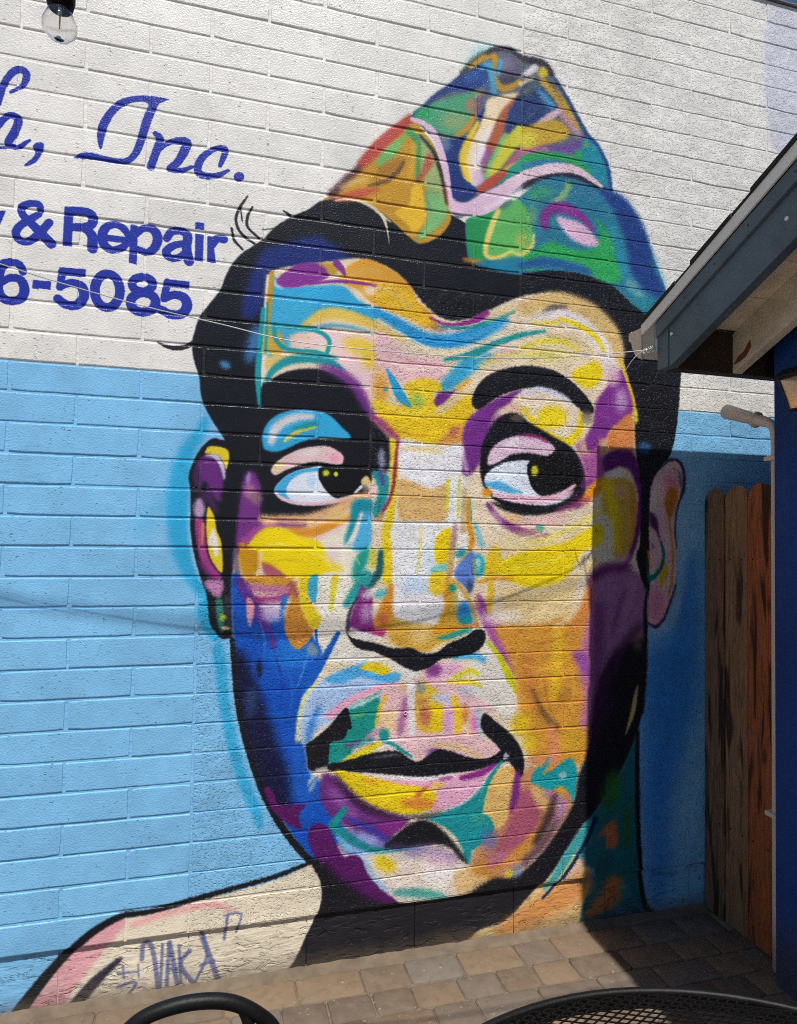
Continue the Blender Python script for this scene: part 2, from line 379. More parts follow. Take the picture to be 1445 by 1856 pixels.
('P',(236,216,180),4.3,1,[1075,1204,1215,1254,1182,1197,1119,1140,1096,1068,1064,994,1041,923,1023,839,990,834,973,885,963,941,988,1003,1025,1068,1052,1139],1),
('S',(233,196,58),5,1,[1024,1095,988,1021,963,946,973,885,990,839],[18.3,27.4,32,27.4,18.3]),
('P',(236,228,236),8.3,0.9,[1067,1074,1101,1086,1073,996,1036,909,1008,917,1016,990],1),
('S',(176,96,66),5.2,1,[1211,1244,1153,1160,1120,1081,1083,1002],[18.7,46.9,56.2,46.9]),
('S',(40,62,120),6.8,1,[1216,1213,1187,1157,1173,1100,1159,1079],[51.9,61.3,61.3,37.7]),
('S',(152,72,150),5.1,0.8,[1073,991,1045,933],[23.1,18.5]),
('P',(216,186,216),8.3,0.9,[1060,877,1055,855,1041,840,1024,837,1009,848,1004,868,1009,889,1023,905,1040,908,1055,897],1),
('S',(190,110,60),6.7,0.5,[1078,952,1055,885],[23.1,18.5]),
('S',(122,192,132),5.1,1,[1149,1054,1116,990,1088,931,1065,878],[37.2,37.2,32.5,23.2]),
('S',(204,198,62),5.2,1,[1222,1099,1169,1035,1131,970,1084,894],[60.9,56.2,46.8,28.1]),
('S',(172,92,122),5.2,0.9,[1228,1018,1179,964,1150,941],[37.6,32.9,18.8]),
('S',(232,192,40),3.5,1,[1228,977,1155,928,1094,873],[14,18.7,14]),
('P',(45,150,136),4.3,1,[1233,987,1233,927,1170,894,1108,857,1151,923],1),
('S',(182,76,60),4.3,1,[1141,910,1070,851,1028,816],[27.7,37,18.5]),
('P',(96,92,116),5.2,1,[1212,1345,1200,1306,1167,1277,1127,1269,1094,1285,1081,1319,1093,1357,1125,1386,1166,1395,1199,1379],1),
('P',(134,124,150),10.1,0.8,[1175,1365,1168,1350,1148,1338,1124,1333,1105,1337,1098,1349,1105,1364,1124,1377,1148,1382,1167,1377],1),
('P',(58,58,72),8.5,0.8,[1200,1306,1192,1292,1170,1281,1143,1275,1121,1278,1113,1289,1121,1302,1142,1314,1169,1320,1192,1317],1),
('S',(187,142,46),3.8,1,[989,1313,1035,1355,1078,1382,1097,1368,1086,1324,1098,1281,1125,1255,1166,1267,1205,1300],[14,23.4,28,28,25.7,28,30.4,25.7,16.4]),
('S',(72,162,206),4.3,1,[1119,1363,1110,1311],[21.1,14.1]),
('S',(72,162,206),5.1,0.9,[1036,1318,1069,1339,1084,1292,1094,1226],[18.6,32.6,30.2,23.3]),
('S',(40,84,148),8.3,0.8,[975,1265,1036,1291,1061,1242],[36.9,32.3,23.1]),
('S',(52,48,60),4.4,1,[1059,1384,1094,1410,1162,1422,1192,1408,1236,1397,1306,1397,1349,1360],[14.3,21.4,23.8,23.8,30.9,33.3,28.5]),
('S',(216,206,212),4.4,1,[1232,1336,1274,1370],[23.9,31.1]),
('P',(216,190,50),5.3,1,[1331,1361,1327,1346,1316,1335,1302,1333,1291,1339,1286,1351,1290,1366,1301,1377,1315,1380,1327,1373],1),
('S',(222,206,160),5.2,1,[1208,1289,1264,1321],[21.5,14.3]),
('P',(38,62,116),5.3,1,[1230,1294,1314,1315,1365,1265,1380,1221,1325,1185,1288,1141,1227,1114,1167,1158,1182,1197],1),
('S',(112,118,84),8.6,0.7,[1230,1257,1279,1304,1324,1317],[28.8,19.2,19.2]),
('S',(80,160,198),8.7,0.9,[1289,1278,1350,1229],[19.3,38.6]),
('S',(187,152,60),5.4,1,[1309,1319,1375,1269,1426,1209,1473,1159],[29.2,43.9,43.9,29.2]),
('S',(44,68,110),3.7,1,[1364,1344,1421,1271,1468,1200,1520,1125],[14.7,17.2,19.6,22.1]),
('S',(64,56,52),7,0.5,[1344,1317,1395,1261],[14.6,9.7]),
('S',(216,186,202),4.5,1,[1386,1213,1345,1180,1301,1146,1266,1116],[24.1,26.5,21.7,9.6]),
('S',(205,150,165),8.8,0.85,[1386,1217,1427,1169,1478,1127],[24.5,39.1,24.5]),
('P',(202,166,55),6.1,1,[1214,1098,1301,1146,1376,1169,1432,1137,1407,1095,1326,1056,1228,1020],1),
('P',(212,206,62),11.9,0.9,[1284,1069,1276,1046,1253,1029,1226,1024,1204,1033,1195,1053,1204,1076,1225,1094,1253,1098,1275,1089],1),
('S',(108,74,150),7.1,1,[1504,1113,1469,1073,1390,1043,1302,1033],[24.4,43.9,43.9,24.4]),
('S',(190,108,150),6.9,0.9,[1327,1035,1252,1013,1223,999],[28.6,33.4,23.8]),
('P',(28,140,162),5.5,1,[1504,1117,1559,1099,1599,1039,1618,947,1613,911,1571,926,1519,957,1459,987,1479,1052],1),
('S',(40,156,90),6.2,1,[1228,981,1314,1010,1382,1017,1441,1012,1495,989,1531,976],[34,34,34,38.8,34,19.4]),
('P',(40,160,90),7.1,0.9,[1500,1044,1495,1032,1482,1023,1466,1020,1453,1025,1448,1035,1453,1047,1466,1056,1482,1058,1495,1054],1),
('S',(45,125,162),4.5,1,[1228,949,1322,983,1398,989,1454,980],[24.1,21.7,19.3,9.6]),
('S',(34,76,142),3.4,1,[1520,1127,1562,1099,1588,1061,1610,1022,1623,965,1629,909],[17.5]),
('P',(150,150,60),5.4,0.7,[1525,1093,1522,1085,1515,1080,1505,1078,1497,1081,1494,1087,1497,1095,1505,1100,1515,1102,1522,1099],1),
('P',(40,122,152),2.7,1,[983,691,1062,729,1157,779,1225,835,1303,909,1378,951,1454,956,1519,939,1626,911,1709,852,1783,765,1841,652,1902,520,1916,474,1828,399,1741,438,1629,512,1547,533,1467,542,1336,535,1209,506,1112,508,1041,526,994,538,982,602],1),
('S',(34,34,48),5.3,1,[1229,867,1303,925,1383,954,1467,951,1584,918],[14.5,33.9,38.8,33.9,19.4]),
('S',(28,62,132),9.1,1,[1589,905,1675,856,1734,770,1767,679,1789,586,1855,517],[35.5,86.2,111.5,116.6,116.6,76]),
('S',(60,118,160),13.9,0.5,[1353,871,1454,898,1545,884],[39.1,63.5,48.8]),
('S',(40,142,168),9,0.9,[1632,765,1665,665,1687,574],[40.1,50.1,45.1]),
('P',(42,166,90),7.1,1,[1220,584,1293,621,1355,657,1456,638,1539,653,1580,720,1559,783,1601,751,1641,690,1654,621,1681,549,1644,517,1560,530,1508,575,1381,587,1257,553],1),
('S',(34,92,152),6.9,1,[1208,533,1306,568,1406,567,1524,554],[23.9,38.3,33.5,19.2]),
('S',(50,165,95),2.7,0.8,[1218,519,1319,536],[7.1]),
('P',(38,150,84),5.1,1,[987,701,1062,734,1133,773,1186,802,1148,755,1110,682,1087,617,1078,557,1031,538,994,564,983,642],1),
('P',(96,178,96),5.9,1,[1109,754,1169,801,1218,804,1255,753,1271,664,1247,602,1184,573,1124,556,1074,552,1059,590,1077,660,1095,716],1),
('S',(228,206,112),3.5,1,[1119,755,1093,696,1070,623,1064,569,1093,557,1140,572,1178,597],[18.5,23.1,23.1,18.5,13.9,13.9,9.2]),
('S',(216,216,112),4.4,1,[1169,594,1222,587,1266,631,1275,676],[11.8,18.8,18.8,9.4]),
('P',(185,190,85),10.1,0.7,[1251,647,1246,625,1231,610,1213,608,1198,619,1193,640,1198,662,1212,677,1230,679,1245,668],1),
('S',(186,132,40),5.8,1,[975,535,1046,533],[13.6,20.5]),
('S',(30,124,156),5.1,1,[1036,525,1124,525,1213,520],[18.5,30,27.7]),
('P',(72,104,112),6.8,0.8,[1177,802,1176,791,1165,777,1147,764,1129,759,1119,762,1119,773,1130,788,1148,800,1166,806],1),
('P',(135,190,120),10.2,0.6,[1289,758,1286,730,1276,712,1264,711,1254,726,1250,752,1253,779,1263,797,1275,799,1285,784],1),
('P',(60,160,100),11.9,0.7,[1361,876,1354,856,1325,834,1287,819,1253,816,1237,826,1244,845,1272,867,1310,883,1344,886],1),
('S',(158,196,112),7,0.8,[1434,909,1399,848,1354,822],[24.2,29,14.5]),
('S',(132,50,142),5.3,1,[1322,717,1324,758,1359,798,1425,805,1494,778,1543,734],[33.9,43.6,43.6,53.3,38.7,19.4]),
('P',(226,186,214),6.2,1,[1374,763,1430,764,1507,745,1559,703,1570,672,1521,660,1456,675,1410,710],1),
('P',(70,150,150),5.3,0.8,[1372,742,1370,734,1363,728,1356,727,1349,731,1347,738,1349,747,1355,753,1363,754,1369,750],1),
('P',(160,200,200),10.9,0.5,[1759,501,1744,492,1724,493,1708,503,1701,519,1706,534,1721,543,1741,542,1757,531,1764,516],1),
('P',(170,215,205),7.4,0.55,[1793,478,1785,471,1770,468,1755,472,1744,479,1742,489,1750,496,1765,498,1781,495,1792,487],1),
('S',(40,140,140),10.9,0.6,[1746,455,1828,428],[40.7]),
('P',(225,192,216),2.6,1,[902,823,914,780,940,762,979,764,1010,784,1042,807,1108,848,1180,894,1241,924,1229,886,1169,826,1121,769,1062,729,992,712,927,714,906,735],1),
('S',(224,192,216),2.2,1,[752,1058,803,1048,840,1019,868,960,888,898,902,829,912,769],[17.9,22.4,29.1,29.1,29.1,24.6,20.1]),
('S',(228,200,214),2.7,1,[1156,865,1234,914,1315,950,1378,969,1444,976,1506,962,1584,923],[33.8,41.1,43.5,41.1,36.2,29,16.9]),
('S',(238,230,236),5.1,0.7,[1062,752,1145,804,1217,856],[14,18.6,14]),
('S',(170,70,70),2.5,0.7,[891,832,903,741],[6.7,9]),
('P',(30,52,116),3.4,0.95,[916,825,926,789,949,770,979,770,1005,792,1028,818,990,848,955,853],1),
('P',(50,168,218),4.5,1,[229,380,285,346,366,359,489,373,549,330,626,296,670,258,640,230,533,261,449,273,392,247,352,205,304,193,249,191,224,237],1),
('P',(60,172,216),5.8,1,[223,298,366,314,369,191,251,98,219,95],1),
('P',(132,50,146),2.8,1,[245,367,284,407,333,440,401,448,430,433,441,405,390,374,325,350,275,342,247,351],1),
('P',(196,150,50),3.8,1,[401,446,479,454,471,421,438,411,426,432],1),
('S',(230,222,235),3.7,0.8,[241,365,247,347,269,340],[10,12.1,8]),
('P',(226,162,52),4,1,[492,428,529,466,582,488,636,475,702,447,760,398,783,349,826,319,865,278,865,245,816,251,748,279,661,300,596,327,552,364,502,379,476,399],1),
('P',(236,192,40),7.8,0.9,[620,384,692,401,751,382,792,329,842,276,815,256,726,290,660,315,617,331],1),
('S',(222,190,130),6.3,0.6,[638,382,703,362,759,314],[17.3,17.3,12.9]),
('S',(222,180,96),6.1,0.6,[484,398,551,435,637,446],[16.9,25.4,21.1]),
('P',(238,222,214),7.7,0.8,[629,378,625,365,612,354,594,349,578,352,570,361,573,373,587,384,605,389,621,387],1),
('S',(128,50,142),2.4,1,[365,367,468,388,556,392,620,389],[10.5,12.6,12.6,6.3]),
('S',(130,52,146),2.3,1,[467,456,484,440,499,416],[29.2,25.1,10.4]),
('S',(230,198,92),6.1,1,[344,205,409,252,474,267,554,255,640,230,728,200],[16.8,41.9,46.1,41.9,33.5,16.8]),
('S',(60,150,190),4.6,0.8,[369,195,450,219,534,219,611,206],[20.8,16.7,14.6,6.2]),
('P',(237,204,206),7.5,1,[430,197,534,203,624,190,646,133,623,5,598,-43,542,11,478,60,461,117,451,168],1),
('P',(232,198,52),13.5,0.9,[622,140,606,123,572,116,534,123,506,140,499,161,516,179,549,185,587,179,615,162],1),
('P',(232,198,52),12.1,0.9,[638,116,632,88,615,70,594,68,577,83,570,110,576,137,592,156,613,157,631,142],1),
('P',(216,166,50),8.6,0.95,[278,137,272,108,257,89,237,87,221,103,214,131,220,160,235,179,255,181,271,165],1),
('S',(226,192,108),7.2,0.95,[224,56,291,81,381,93],[44.3,32.2,16.1]),
('P',(237,206,206),5.9,1,[431,164,418,144,383,130,341,126,307,134,293,151,306,170,340,184,382,188,417,181],1),
('S',(228,190,120),8.7,0.5,[309,160,369,170],[20.3]),
('S',(26,152,158),2.3,1,[244,203,247,155,278,121,330,115,395,117,444,103,478,98],[16.2,16.2,16.2,14.2,14.2,16.2,8.1]),
('S',(26,152,158),2.3,1,[248,199,338,200,410,191,445,161,436,110],[12.3,14.3,16.3,16.3,14.3]),
('S',(228,220,205),3,1,[217,378,212,256,207,94,201,-37],[11.9,11.9,15.9,11.9]),
('S',(196,146,36),2.4,1,[230,392,225,298,217,176,207,94],[15.9,19.9,15.9,10]),
('S',(42,150,150),1.8,1,[217,281,215,176,215,95],[8,9.9,8]),
('S',(24,152,162),2.4,1,[202,255,195,133,188,12,196,-101],[15.8,19.8,19.8,9.9]),
('S',(34,148,158),3.9,1,[214,-18,244,37,307,79,391,92,457,79,499,58],[16.2,24.3,32.5,36.5,28.4,12.2]),
('P',(20,21,30),3,1,[202,-26,233,-4,272,25,331,46,402,54,458,44,517,16,564,-24,596,-76,612,-132,609,-205,616,-329,604,-396,567,-426,505,-453,443,-475,343,-493,224,-496,211,-425,191,-326,140,-328,141,-229,177,-108],1),
('S',(112,46,132),8.2,0.95,[412,63,479,46,542,5,585,-60,616,-117],[16.7,37.5,41.7,37.5,25]),
('S',(24,152,162),2.2,1,[190,13,196,-101],[17.8,9.9]),
('P',(50,168,218),2.7,1,[215,-250,208,-206,227,-157,265,-124,315,-105,385,-101,447,-113,499,-157,533,-196,459,-200,397,-206,347,-221,298,-247,258,-261,227,-257],1),
('S',(222,216,222),5.8,1,[242,-224,257,-175,315,-135,387,-123],[28,32,30,20]),
('S',(232,206,92),3,1,[289,-220,336,-183,400,-161],[10.1,16.1,10.1]),
('S',(22,152,150),3.7,1,[320,-172,366,-159,408,-148],[10.1,20.2,12.1]),
('S',(190,160,80),1.5,0.8,[418,-205,500,-198],[4.1]),
('P',(230,196,196),2.3,1,[242,-330,259,-301,298,-270,358,-242,439,-230,484,-246,507,-268,498,-297,460,-295,399,-291,349,-304,299,-324,260,-345],1),
('P',(236,216,150),5.8,0.9,[288,-301,289,-311,282,-323,269,-332,256,-336,247,-333,246,-323,253,-311,266,-302,279,-298],1),
('P',(234,158,186),7.4,0.9,[499,-272,495,-283,484,-291,470,-291,458,-285,454,-274,458,-263,469,-256,483,-256,495,-262],1),
('P',(232,226,228),5.9,0.7,[418,-249,411,-256,392,-264,368,-270,347,-271,339,-267,345,-259,364,-251,388,-245,409,-245],1),
('P',(226,230,242),2,1,[256,-399,280,-363,319,-333,379,-314,432,-308,445,-356,466,-397,492,-426,422,-445,362,-444,302,-434,272,-421],1),
('P',(70,172,222),2.4,1,[256,-399,280,-363,319,-333,379,-316,430,-310,420,-323,363,-333,324,-353,303,-382,299,-412,314,-434,278,-421],1),
('P',(182,216,242),5.9,0.85,[404,-362,402,-379,394,-389,384,-390,376,-380,372,-363,375,-346,383,-336,393,-335,401,-345],1),
('P',(14,14,18),1.9,1,[426,-308,502,-297,596,-299,612,-350,591,-382,556,-406,514,-422,479,-421,446,-397,421,-361,414,-333],1),
('P',(206,216,42),3.8,1,[455,-330,453,-337,447,-342,439,-342,433,-338,430,-331,433,-323,439,-319,446,-318,452,-322],1),
('P',(206,216,42),1.5,1,[488,-332,486,-338,482,-341,477,-342,473,-338,471,-333,473,-328,477,-324,482,-324,486,-327],1),
('P',(216,192,130),2.4,1,[574,-356,595,-334,614,-359,608,-384,587,-376],1),
('P',(120,110,115),3.1,0.8,[604,-382,602,-389,595,-394,588,-394,581,-390,579,-383,581,-375,587,-370,595,-370,601,-374],1),
('S',(216,216,222),1.6,1,[552,-400,576,-376],[8.3,12.5]),
('P',(232,196,202),4.6,0.9,[632,-383,629,-395,623,-403,615,-403,609,-396,606,-384,608,-371,615,-364,622,-363,629,-371],1),
('S',(232,198,208),2,1,[262,-411,286,-430,342,-445,443,-442,525,-421,587,-409,626,-404],[10.2,14.3,14.3,16.3,16.3,18.3,20.4]),
('S',(20,21,30),4.4,1,[235,-428,302,-466,382,-476,464,-464,546,-435],[28.3,36.3,40.4,36.3,12.1]),
('P',(230,206,42),2.2,1,[12,-275,32,-251,92,-265,88,-330,76,-307,57,-285,29,-278],1),
('S',(208,198,222),2.9,1,[18,-287,49,-289,71,-321,79,-362],[11.5,21.1,19.2,11.5]),
('P',(102,40,122),4.2,1,[-8,-303,18,-287,52,-305,71,-343,78,-390,68,-423,43,-414,16,-376,-6,-400,-23,-358],1),
('S',(54,34,72),5.5,0.8,[-15,-335,-6,-392,18,-440],[22.7,26.5,22.7]),
('S',(106,44,122),5.5,1,[41,-401,66,-439],[34.4,15.3]),
('P',(188,152,192),5.5,1,[17,-473,14,-495,5,-508,-7,-509,-16,-496,-20,-474,-17,-452,-9,-439,3,-439,12,-452],1),
('S',(70,34,86),5.5,0.9,[24,-415,52,-478],[26.7,22.9]),
('P',(234,206,40),2.1,1,[28,-465,49,-498,59,-546,76,-594,82,-693,57,-674,37,-635,26,-576,23,-518],1),
('P',(242,232,232),2.9,1,[46,-542,62,-581,67,-631,56,-639,44,-608,32,-593],1),
('P',(166,60,136),3.5,1,[-14,-513,16,-520,25,-605,38,-653,61,-686,80,-713,43,-711,12,-666,-6,-595],1),
('S',(216,142,60),2.8,0.9,[12,-524,10,-595],[9.5,7.6]),
('S',(100,40,110),5.5,0.7,[4,-659,39,-705],[18.9,22.7]),
('P',(188,128,178),4.2,1,[21,-728,77,-721,87,-752,74,-782,48,-771],1),
('P',(46,122,112),3.5,1,[63,-790,86,-798,92,-899,77,-896,63,-840],1),
('P',(190,205,50),3.5,1,[99,-854,97,-861,91,-865,84,-865,78,-861,76,-854,78,-847,84,-843,91,-843,96,-847],1),
('P',(236,202,130),2.1,1,[113,-891,110,-896,102,-898,93,-898,86,-895,83,-891,85,-886,93,-884,102,-884,110,-887],1),
('S',(78,76,92),5.5,0.6,[101,-788,105,-895],[19.1,15.3]),
('P',(20,21,30),2.9,1,[112,-306,232,-301,236,-495,213,-520,161,-593,124,-643,110,-701,99,-545],1),
('P',(114,50,130),5.6,1,[155,-340,186,-342,211,-405,209,-484,221,-533,173,-603,135,-643,126,-584,129,-525,135,-456,141,-395],1),
('P',(182,122,152),7,0.8,[187,-406,184,-422,175,-432,163,-433,153,-423,149,-407,152,-390,162,-380,174,-380,183,-389],1),
('P',(156,138,192),3.6,0.9,[171,-362,168,-374,163,-382,159,-381,156,-373,156,-360,159,-348,163,-340,168,-341,171,-349],1),
('P',(140,116,112),7,0.8,[211,-429,208,-443,198,-452,186,-452,177,-444,173,-430,176,-416,185,-407,197,-406,207,-415],1),
('S',(168,76,150),7,0.9,[149,-594,206,-547,288,-518],[31.3,35.2,23.5]),
('P',(112,98,122),4.2,0.9,[116,-627,131,-615,144,-701,122,-705],1),
('S',(228,178,132),7.3,1,[217,-504,303,-508,383,-504,464,-474,546,-431,604,-409],[28.4,40.6,44.6,44.6,40.6,28.4]),
('S',(120,54,122),7.2,0.85,[274,-518,323,-526,367,-525],[19.9,31.9,19.9]),
('S',(216,142,42),7.3,1,[314,-546,384,-553,465,-523,547,-488],[28.4,40.6,36.5,24.4]),
('S',(236,202,206),3.8,1,[409,-576,476,-547,547,-505],[12.3,18.4,12.3]),
('P',(238,228,208),6,1,[415,-590,486,-547,558,-501,606,-495,610,-712,468,-714,437,-651],1),
('P',(240,212,12),5.1,1,[161,-603,221,-539,294,-538,354,-567,415,-580,450,-620,480,-661,472,-693,432,-713,347,-713,278,-713,229,-685,213,-662,219,-622,151,-662,142,-623],1),
('P',(206,146,20),4.3,1,[138,-594,179,-609,204,-628,203,-689,171,-707,146,-689],1),
('P',(168,76,112),4.3,0.9,[218,-658,267,-679,304,-715,237,-713],1),
('P',(228,208,206),10.2,0.8,[500,-628,495,-652,481,-667,463,-667,448,-652,442,-629,447,-605,461,-590,479,-590,494,-604],1),
('P',(236,206,40),8.8,0.8,[513,-691,509,-708,497,-718,481,-718,469,-708,464,-691,468,-675,480,-664,496,-664,508,-675],1),
('P',(12,82,188),4.3,1,[114,-711,152,-717,182,-770,222,-829,311,-856,392,-921,457,-953,419,-1066,372,-1149,351,-1296,366,-1415,406,-1461,485,-1547,531,-1631,492,-1706,432,-1739,367,-1669,286,-1535,225,-1408,176,-1250,146,-1113,123,-915],1),
('P',(36,122,218),22.4,0.8,[413,-992,398,-1031,359,-1054,310,-1052,270,-1027,255,-987,269,-948,307,-925,356,-926,397,-952],1),
('P',(30,104,208),19.5,0.6,[433,-1499,423,-1545,393,-1570,357,-1567,326,-1536,314,-1489,324,-1444,353,-1418,390,-1421,421,-1452],1),
('S',(15,18,56),15,0.97,[140,-993,162,-1119,195,-1266,257,-1426,310,-1547],[57.8,115.7,154.3,142.7,77.1]),
('P',(48,78,118),9.6,0.7,[212,-1155,209,-1189,199,-1209,186,-1209,175,-1187,170,-1153,173,-1119,183,-1098,196,-1099,207,-1120],1),
('P',(52,84,130),8.4,0.3,[230,-917,227,-934,220,-943,210,-943,202,-933,199,-917,202,-901,209,-891,219,-891,227,-901],1),
('P',(20,21,30),4.3,0.85,[227,-1039,225,-1059,221,-1072,215,-1072,210,-1059,207,-1038,209,-1017,213,-1005,219,-1005,224,-1018],1),
('S',(20,21,30),2.6,1,[121,-934,139,-1118,165,-1249,202,-1373,250,-1493,311,-1605,377,-1694,420,-1741],[15.5,17.4,19.3,19.3,19.3,23.2,23.2,23.2]),
('P',(128,190,232),2.2,1,[116,-942,123,-1012,139,-1128,161,-1245,190,-1362,231,-1481,287,-1587,357,-1678,400,-1735,291,-1750,173,-1610,85,-1393,42,-1123,30,-951,82,-937],1),
('S',(42,168,216),5.5,0.85,[73,-956,78,-991,86,-1033,98,-1145,123,-1262,150,-1369,183,-1458,213,-1528,233,-1593],[34.3,38.1,38.1,34.3,38.1,34.3,38.1,34.3,22.9]),
('S',(20,21,30),1.7,1,[121,-934,139,-1118,165,-1249,202,-1373,250,-1493,311,-1605,377,-1694,420,-1741],[15.5,17.4,19.3,19.3,19.3,23.2,23.2,23.2]),
('P',(206,146,46),5.7,1,[152,-709,268,-709,332,-721,352,-771,366,-841,395,-882,401,-912,353,-970,312,-920,304,-840,321,-791,289,-753,211,-744,160,-732],1),
('S',(188,112,152),5.7,1,[157,-744,230,-756,308,-757],[23.5,31.3,27.4]),
('S',(160,44,122),5.7,0.95,[183,-791,250,-796,313,-777],[27.4,31.4,19.6]),
('S',(94,40,132),7,0.95,[141,-725,177,-789,217,-854,249,-910],[31.1,42.7,42.7,23.3]),
('P',(204,178,216),9.8,0.85,[302,-836,295,-859,273,-873,247,-873,225,-858,216,-835,224,-812,245,-798,272,-798,294,-813],1),
('S',(34,112,204),5.7,1,[301,-789,291,-844],[23.7,15.8]),
('P',(216,150,166),2.9,1,[169,-783,195,-815,181,-891,168,-838],1),
('P',(105,40,130),4.3,0.9,[275,-946,273,-961,268,-970,260,-970,254,-961,252,-946,254,-931,259,-921,267,-922,273,-931],1),
('S',(150,62,100),5.8,0.7,[324,-741,345,-781],[27.8,15.9]),
('P',(206,136,56),2.4,1,[327,-809,382,-849,409,-908,355,-974,310,-919,307,-856],1),
('P',(190,130,40),8.6,0.6,[374,-861,369,-882,356,-895,338,-895,324,-881,319,-860,323,-839,337,-827,354,-827,368,-840],1),
('P',(238,232,218),4.5,1,[424,-709,572,-710,552,-783,530,-915,597,-918,645,-1010,557,-1031,454,-1027,422,-1054,441,-983,404,-922,427,-886],1),
('P',(234,206,36),3,1,[353,-707,393,-707,389,-792,428,-850,431,-882,403,-902,370,-845,355,-781],1),
('P',(62,172,208),2.3,1,[395,-711,420,-709,413,-804,389,-786,384,-741],1),
('S',(228,212,62),4.5,1,[485,-714,476,-772,471,-835],[28.5,22.4,10.2]),
('S',(40,150,150),6,1,[601,-710,573,-751,536,-803],[45.5,41.4,16.5]),
('S',(16,92,192),2.4,1,[499,-920,446,-1013,381,-1116],[16.1,28.2,36.3]),
('S',(20,90,185),1.8,1,[417,-906,423,-966],[10.1,6]),
('P',(190,186,160),5.8,0.6,[392,-951,423,-966,423,-998,389,-993],1),
('P',(172,200,238),5.9,1,[412,-1117,475,-1068,557,-1051,645,-1034,693,-1106,605,-1155,523,-1227,463,-1248,411,-1284,371,-1301,358,-1241,376,-1163],1),
('P',(80,172,228),4.5,1,[451,-1087,536,-1047,609,-1027,688,-1069,744,-1073,719,-1117,663,-1105,583,-1081,517,-1102],1),
('P',(232,206,38),2,1,[582,-1050,615,-1029,662,-1035,701,-1055,690,-1075,663,-1078,616,-1062],1),
('S',(236,172,198),3.4,1,[474,-1218,559,-1163,664,-1125,736,-1110],[33,28.9,22.7,10.3]),
('S',(218,222,172),3.7,1,[360,-1304,367,-1202,392,-1132,423,-1102],[8,15.9,17.9,11.9]),
('S',(46,124,214),7.2,0.8,[433,-1186,410,-1240,392,-1318],[16,27.9,23.9]),
('P',(20,146,136),3.1,1,[515,-1211,580,-1174,664,-1137,710,-1121,679,-1171,659,-1215,649,-1275,612,-1317,562,-1326,513,-1319,516,-1251],1),
('S',(206,226,226),3.8,0.9,[543,-1196,601,-1175,672,-1146],[10.3,16.5,8.2]),
('S',(120,170,80),4.5,0.7,[561,-1229,602,-1215],[12.3]),
('P',(22,92,196),5.8,1,[340,-1315,375,-1309,392,-1350,401,-1410,438,-1444,492,-1504,477,-1554,395,-1504,350,-1421],1),
('P',(20,146,136),4.5,1,[468,-1316,562,-1322,563,-1354,506,-1390,470,-1407],1),
('P',(20,21,30),1.8,1,[527,-1195,546,-1208,543,-1268,525,-1307,480,-1316,473,-1364,464,-1407,405,-1410,392,-1350,390,-1318,429,-1291,479,-1249],1),
('S',(20,21,30),1.5,1,[542,-1232,549,-1265],[16.3,14.3]),
('P',(236,192,196),9.3,1,[628,216,751,142,885,128,886,46,752,32,666,4,631,27],1),
('S',(233,216,182),6.4,1,[640,255,749,215,862,165,999,151,1116,175],[35.4,44.2,39.8,35.4,22.1]),
('S',(222,190,120),6.3,0.7,[640,238,728,209,817,187],[17.3,25.9,17.3]),
('P',(214,205,216),8.1,0.9,[1044,248,1028,232,984,219,930,214,886,218,870,231,886,246,929,259,983,265,1027,260],1),
('P',(120,115,120),6.4,0.6,[908,256,902,245,886,238,867,236,851,240,845,250,851,261,866,269,886,271,902,266],1),
('S',(34,152,218),5.7,1,[622,291,705,253,794,211,884,200,998,228,1091,283,1153,316],[31.1,44.4,53.2,53.2,57.7,62.1,26.6]),
('S',(96,180,222),9.8,0.5,[975,217,1091,261,1162,301],[27.4,41.1,22.8]),
('S',(142,40,138),2.7,1,[837,288,906,269,979,281,1034,304,1072,330],[9,11.2,15.7,27,24.7]),
('S',(32,150,152),2.7,1,[883,256,998,265,1091,301,1191,351],[9.1,13.6,15.9,11.4]),
('S',(222,190,140),8.3,0.7,[1079,309,1186,364],[27.7]),
('S',(60,166,208),8.1,1,[1078,171,1009,130,936,54,869,6],[62.7,71.7,62.7,26.9]),
('S',(32,150,152),3.4,1,[898,129,1022,166,1127,220,1235,262,1329,284],[13.8,27.6,25.3,20.7,11.5]),
('P',(226,162,60),10.6,0.9,[674,0,669,-40,655,-65,636,-66,621,-43,614,-4,619,36,634,61,652,63,668,40],1),
('P',(236,196,110),9.1,0.6,[652,49,649,32,641,20,630,20,621,30,618,47,621,64,629,75,640,76,648,66],1),
('P',(238,200,30),7.9,1,[615,-46,710,-65,843,-81,1001,-2,1021,-74,980,-142,976,-199,890,-216,800,-199,717,-191,651,-131],1),
('P',(236,202,40),4.8,1,[739,20,807,51,863,45,891,12,855,-12,870,-67,799,-114,715,-98,753,-32],1),
('P',(40,162,212),2.4,1,[664,76,695,49,727,4,767,-61,743,-62,703,-31,687,10],1),
('P',(150,190,92),9.3,0.8,[818,-36,812,-54,798,-66,780,-67,766,-57,760,-40,765,-22,779,-10,797,-9,812,-19],1),
('P',(46,160,205),2.4,1,[674,-4,672,-8,667,-10,660,-11,655,-9,653,-5,655,-1,660,1,667,2,672,0],1),
('P',(116,46,136),3.3,1,[858,-33,878,-2,921,6,948,21,923,-16,890,-46,869,-54],1),
('S',(234,208,158),6.4,0.9,[982,28,946,-18,879,-79],[35.6,35.6,22.2]),
('P',(220,150,80),6.4,0.9,[878,-184,934,-136,975,-116,976,-199,890,-207],1),
('P',(185,90,90),6.4,0.7,[955,-156,945,-166,933,-169,923,-165,919,-154,923,-141,932,-131,944,-128,954,-133,958,-144],1),
('S',(228,160,40),6.5,0.8,[1000,55,950,21],[17.9]),
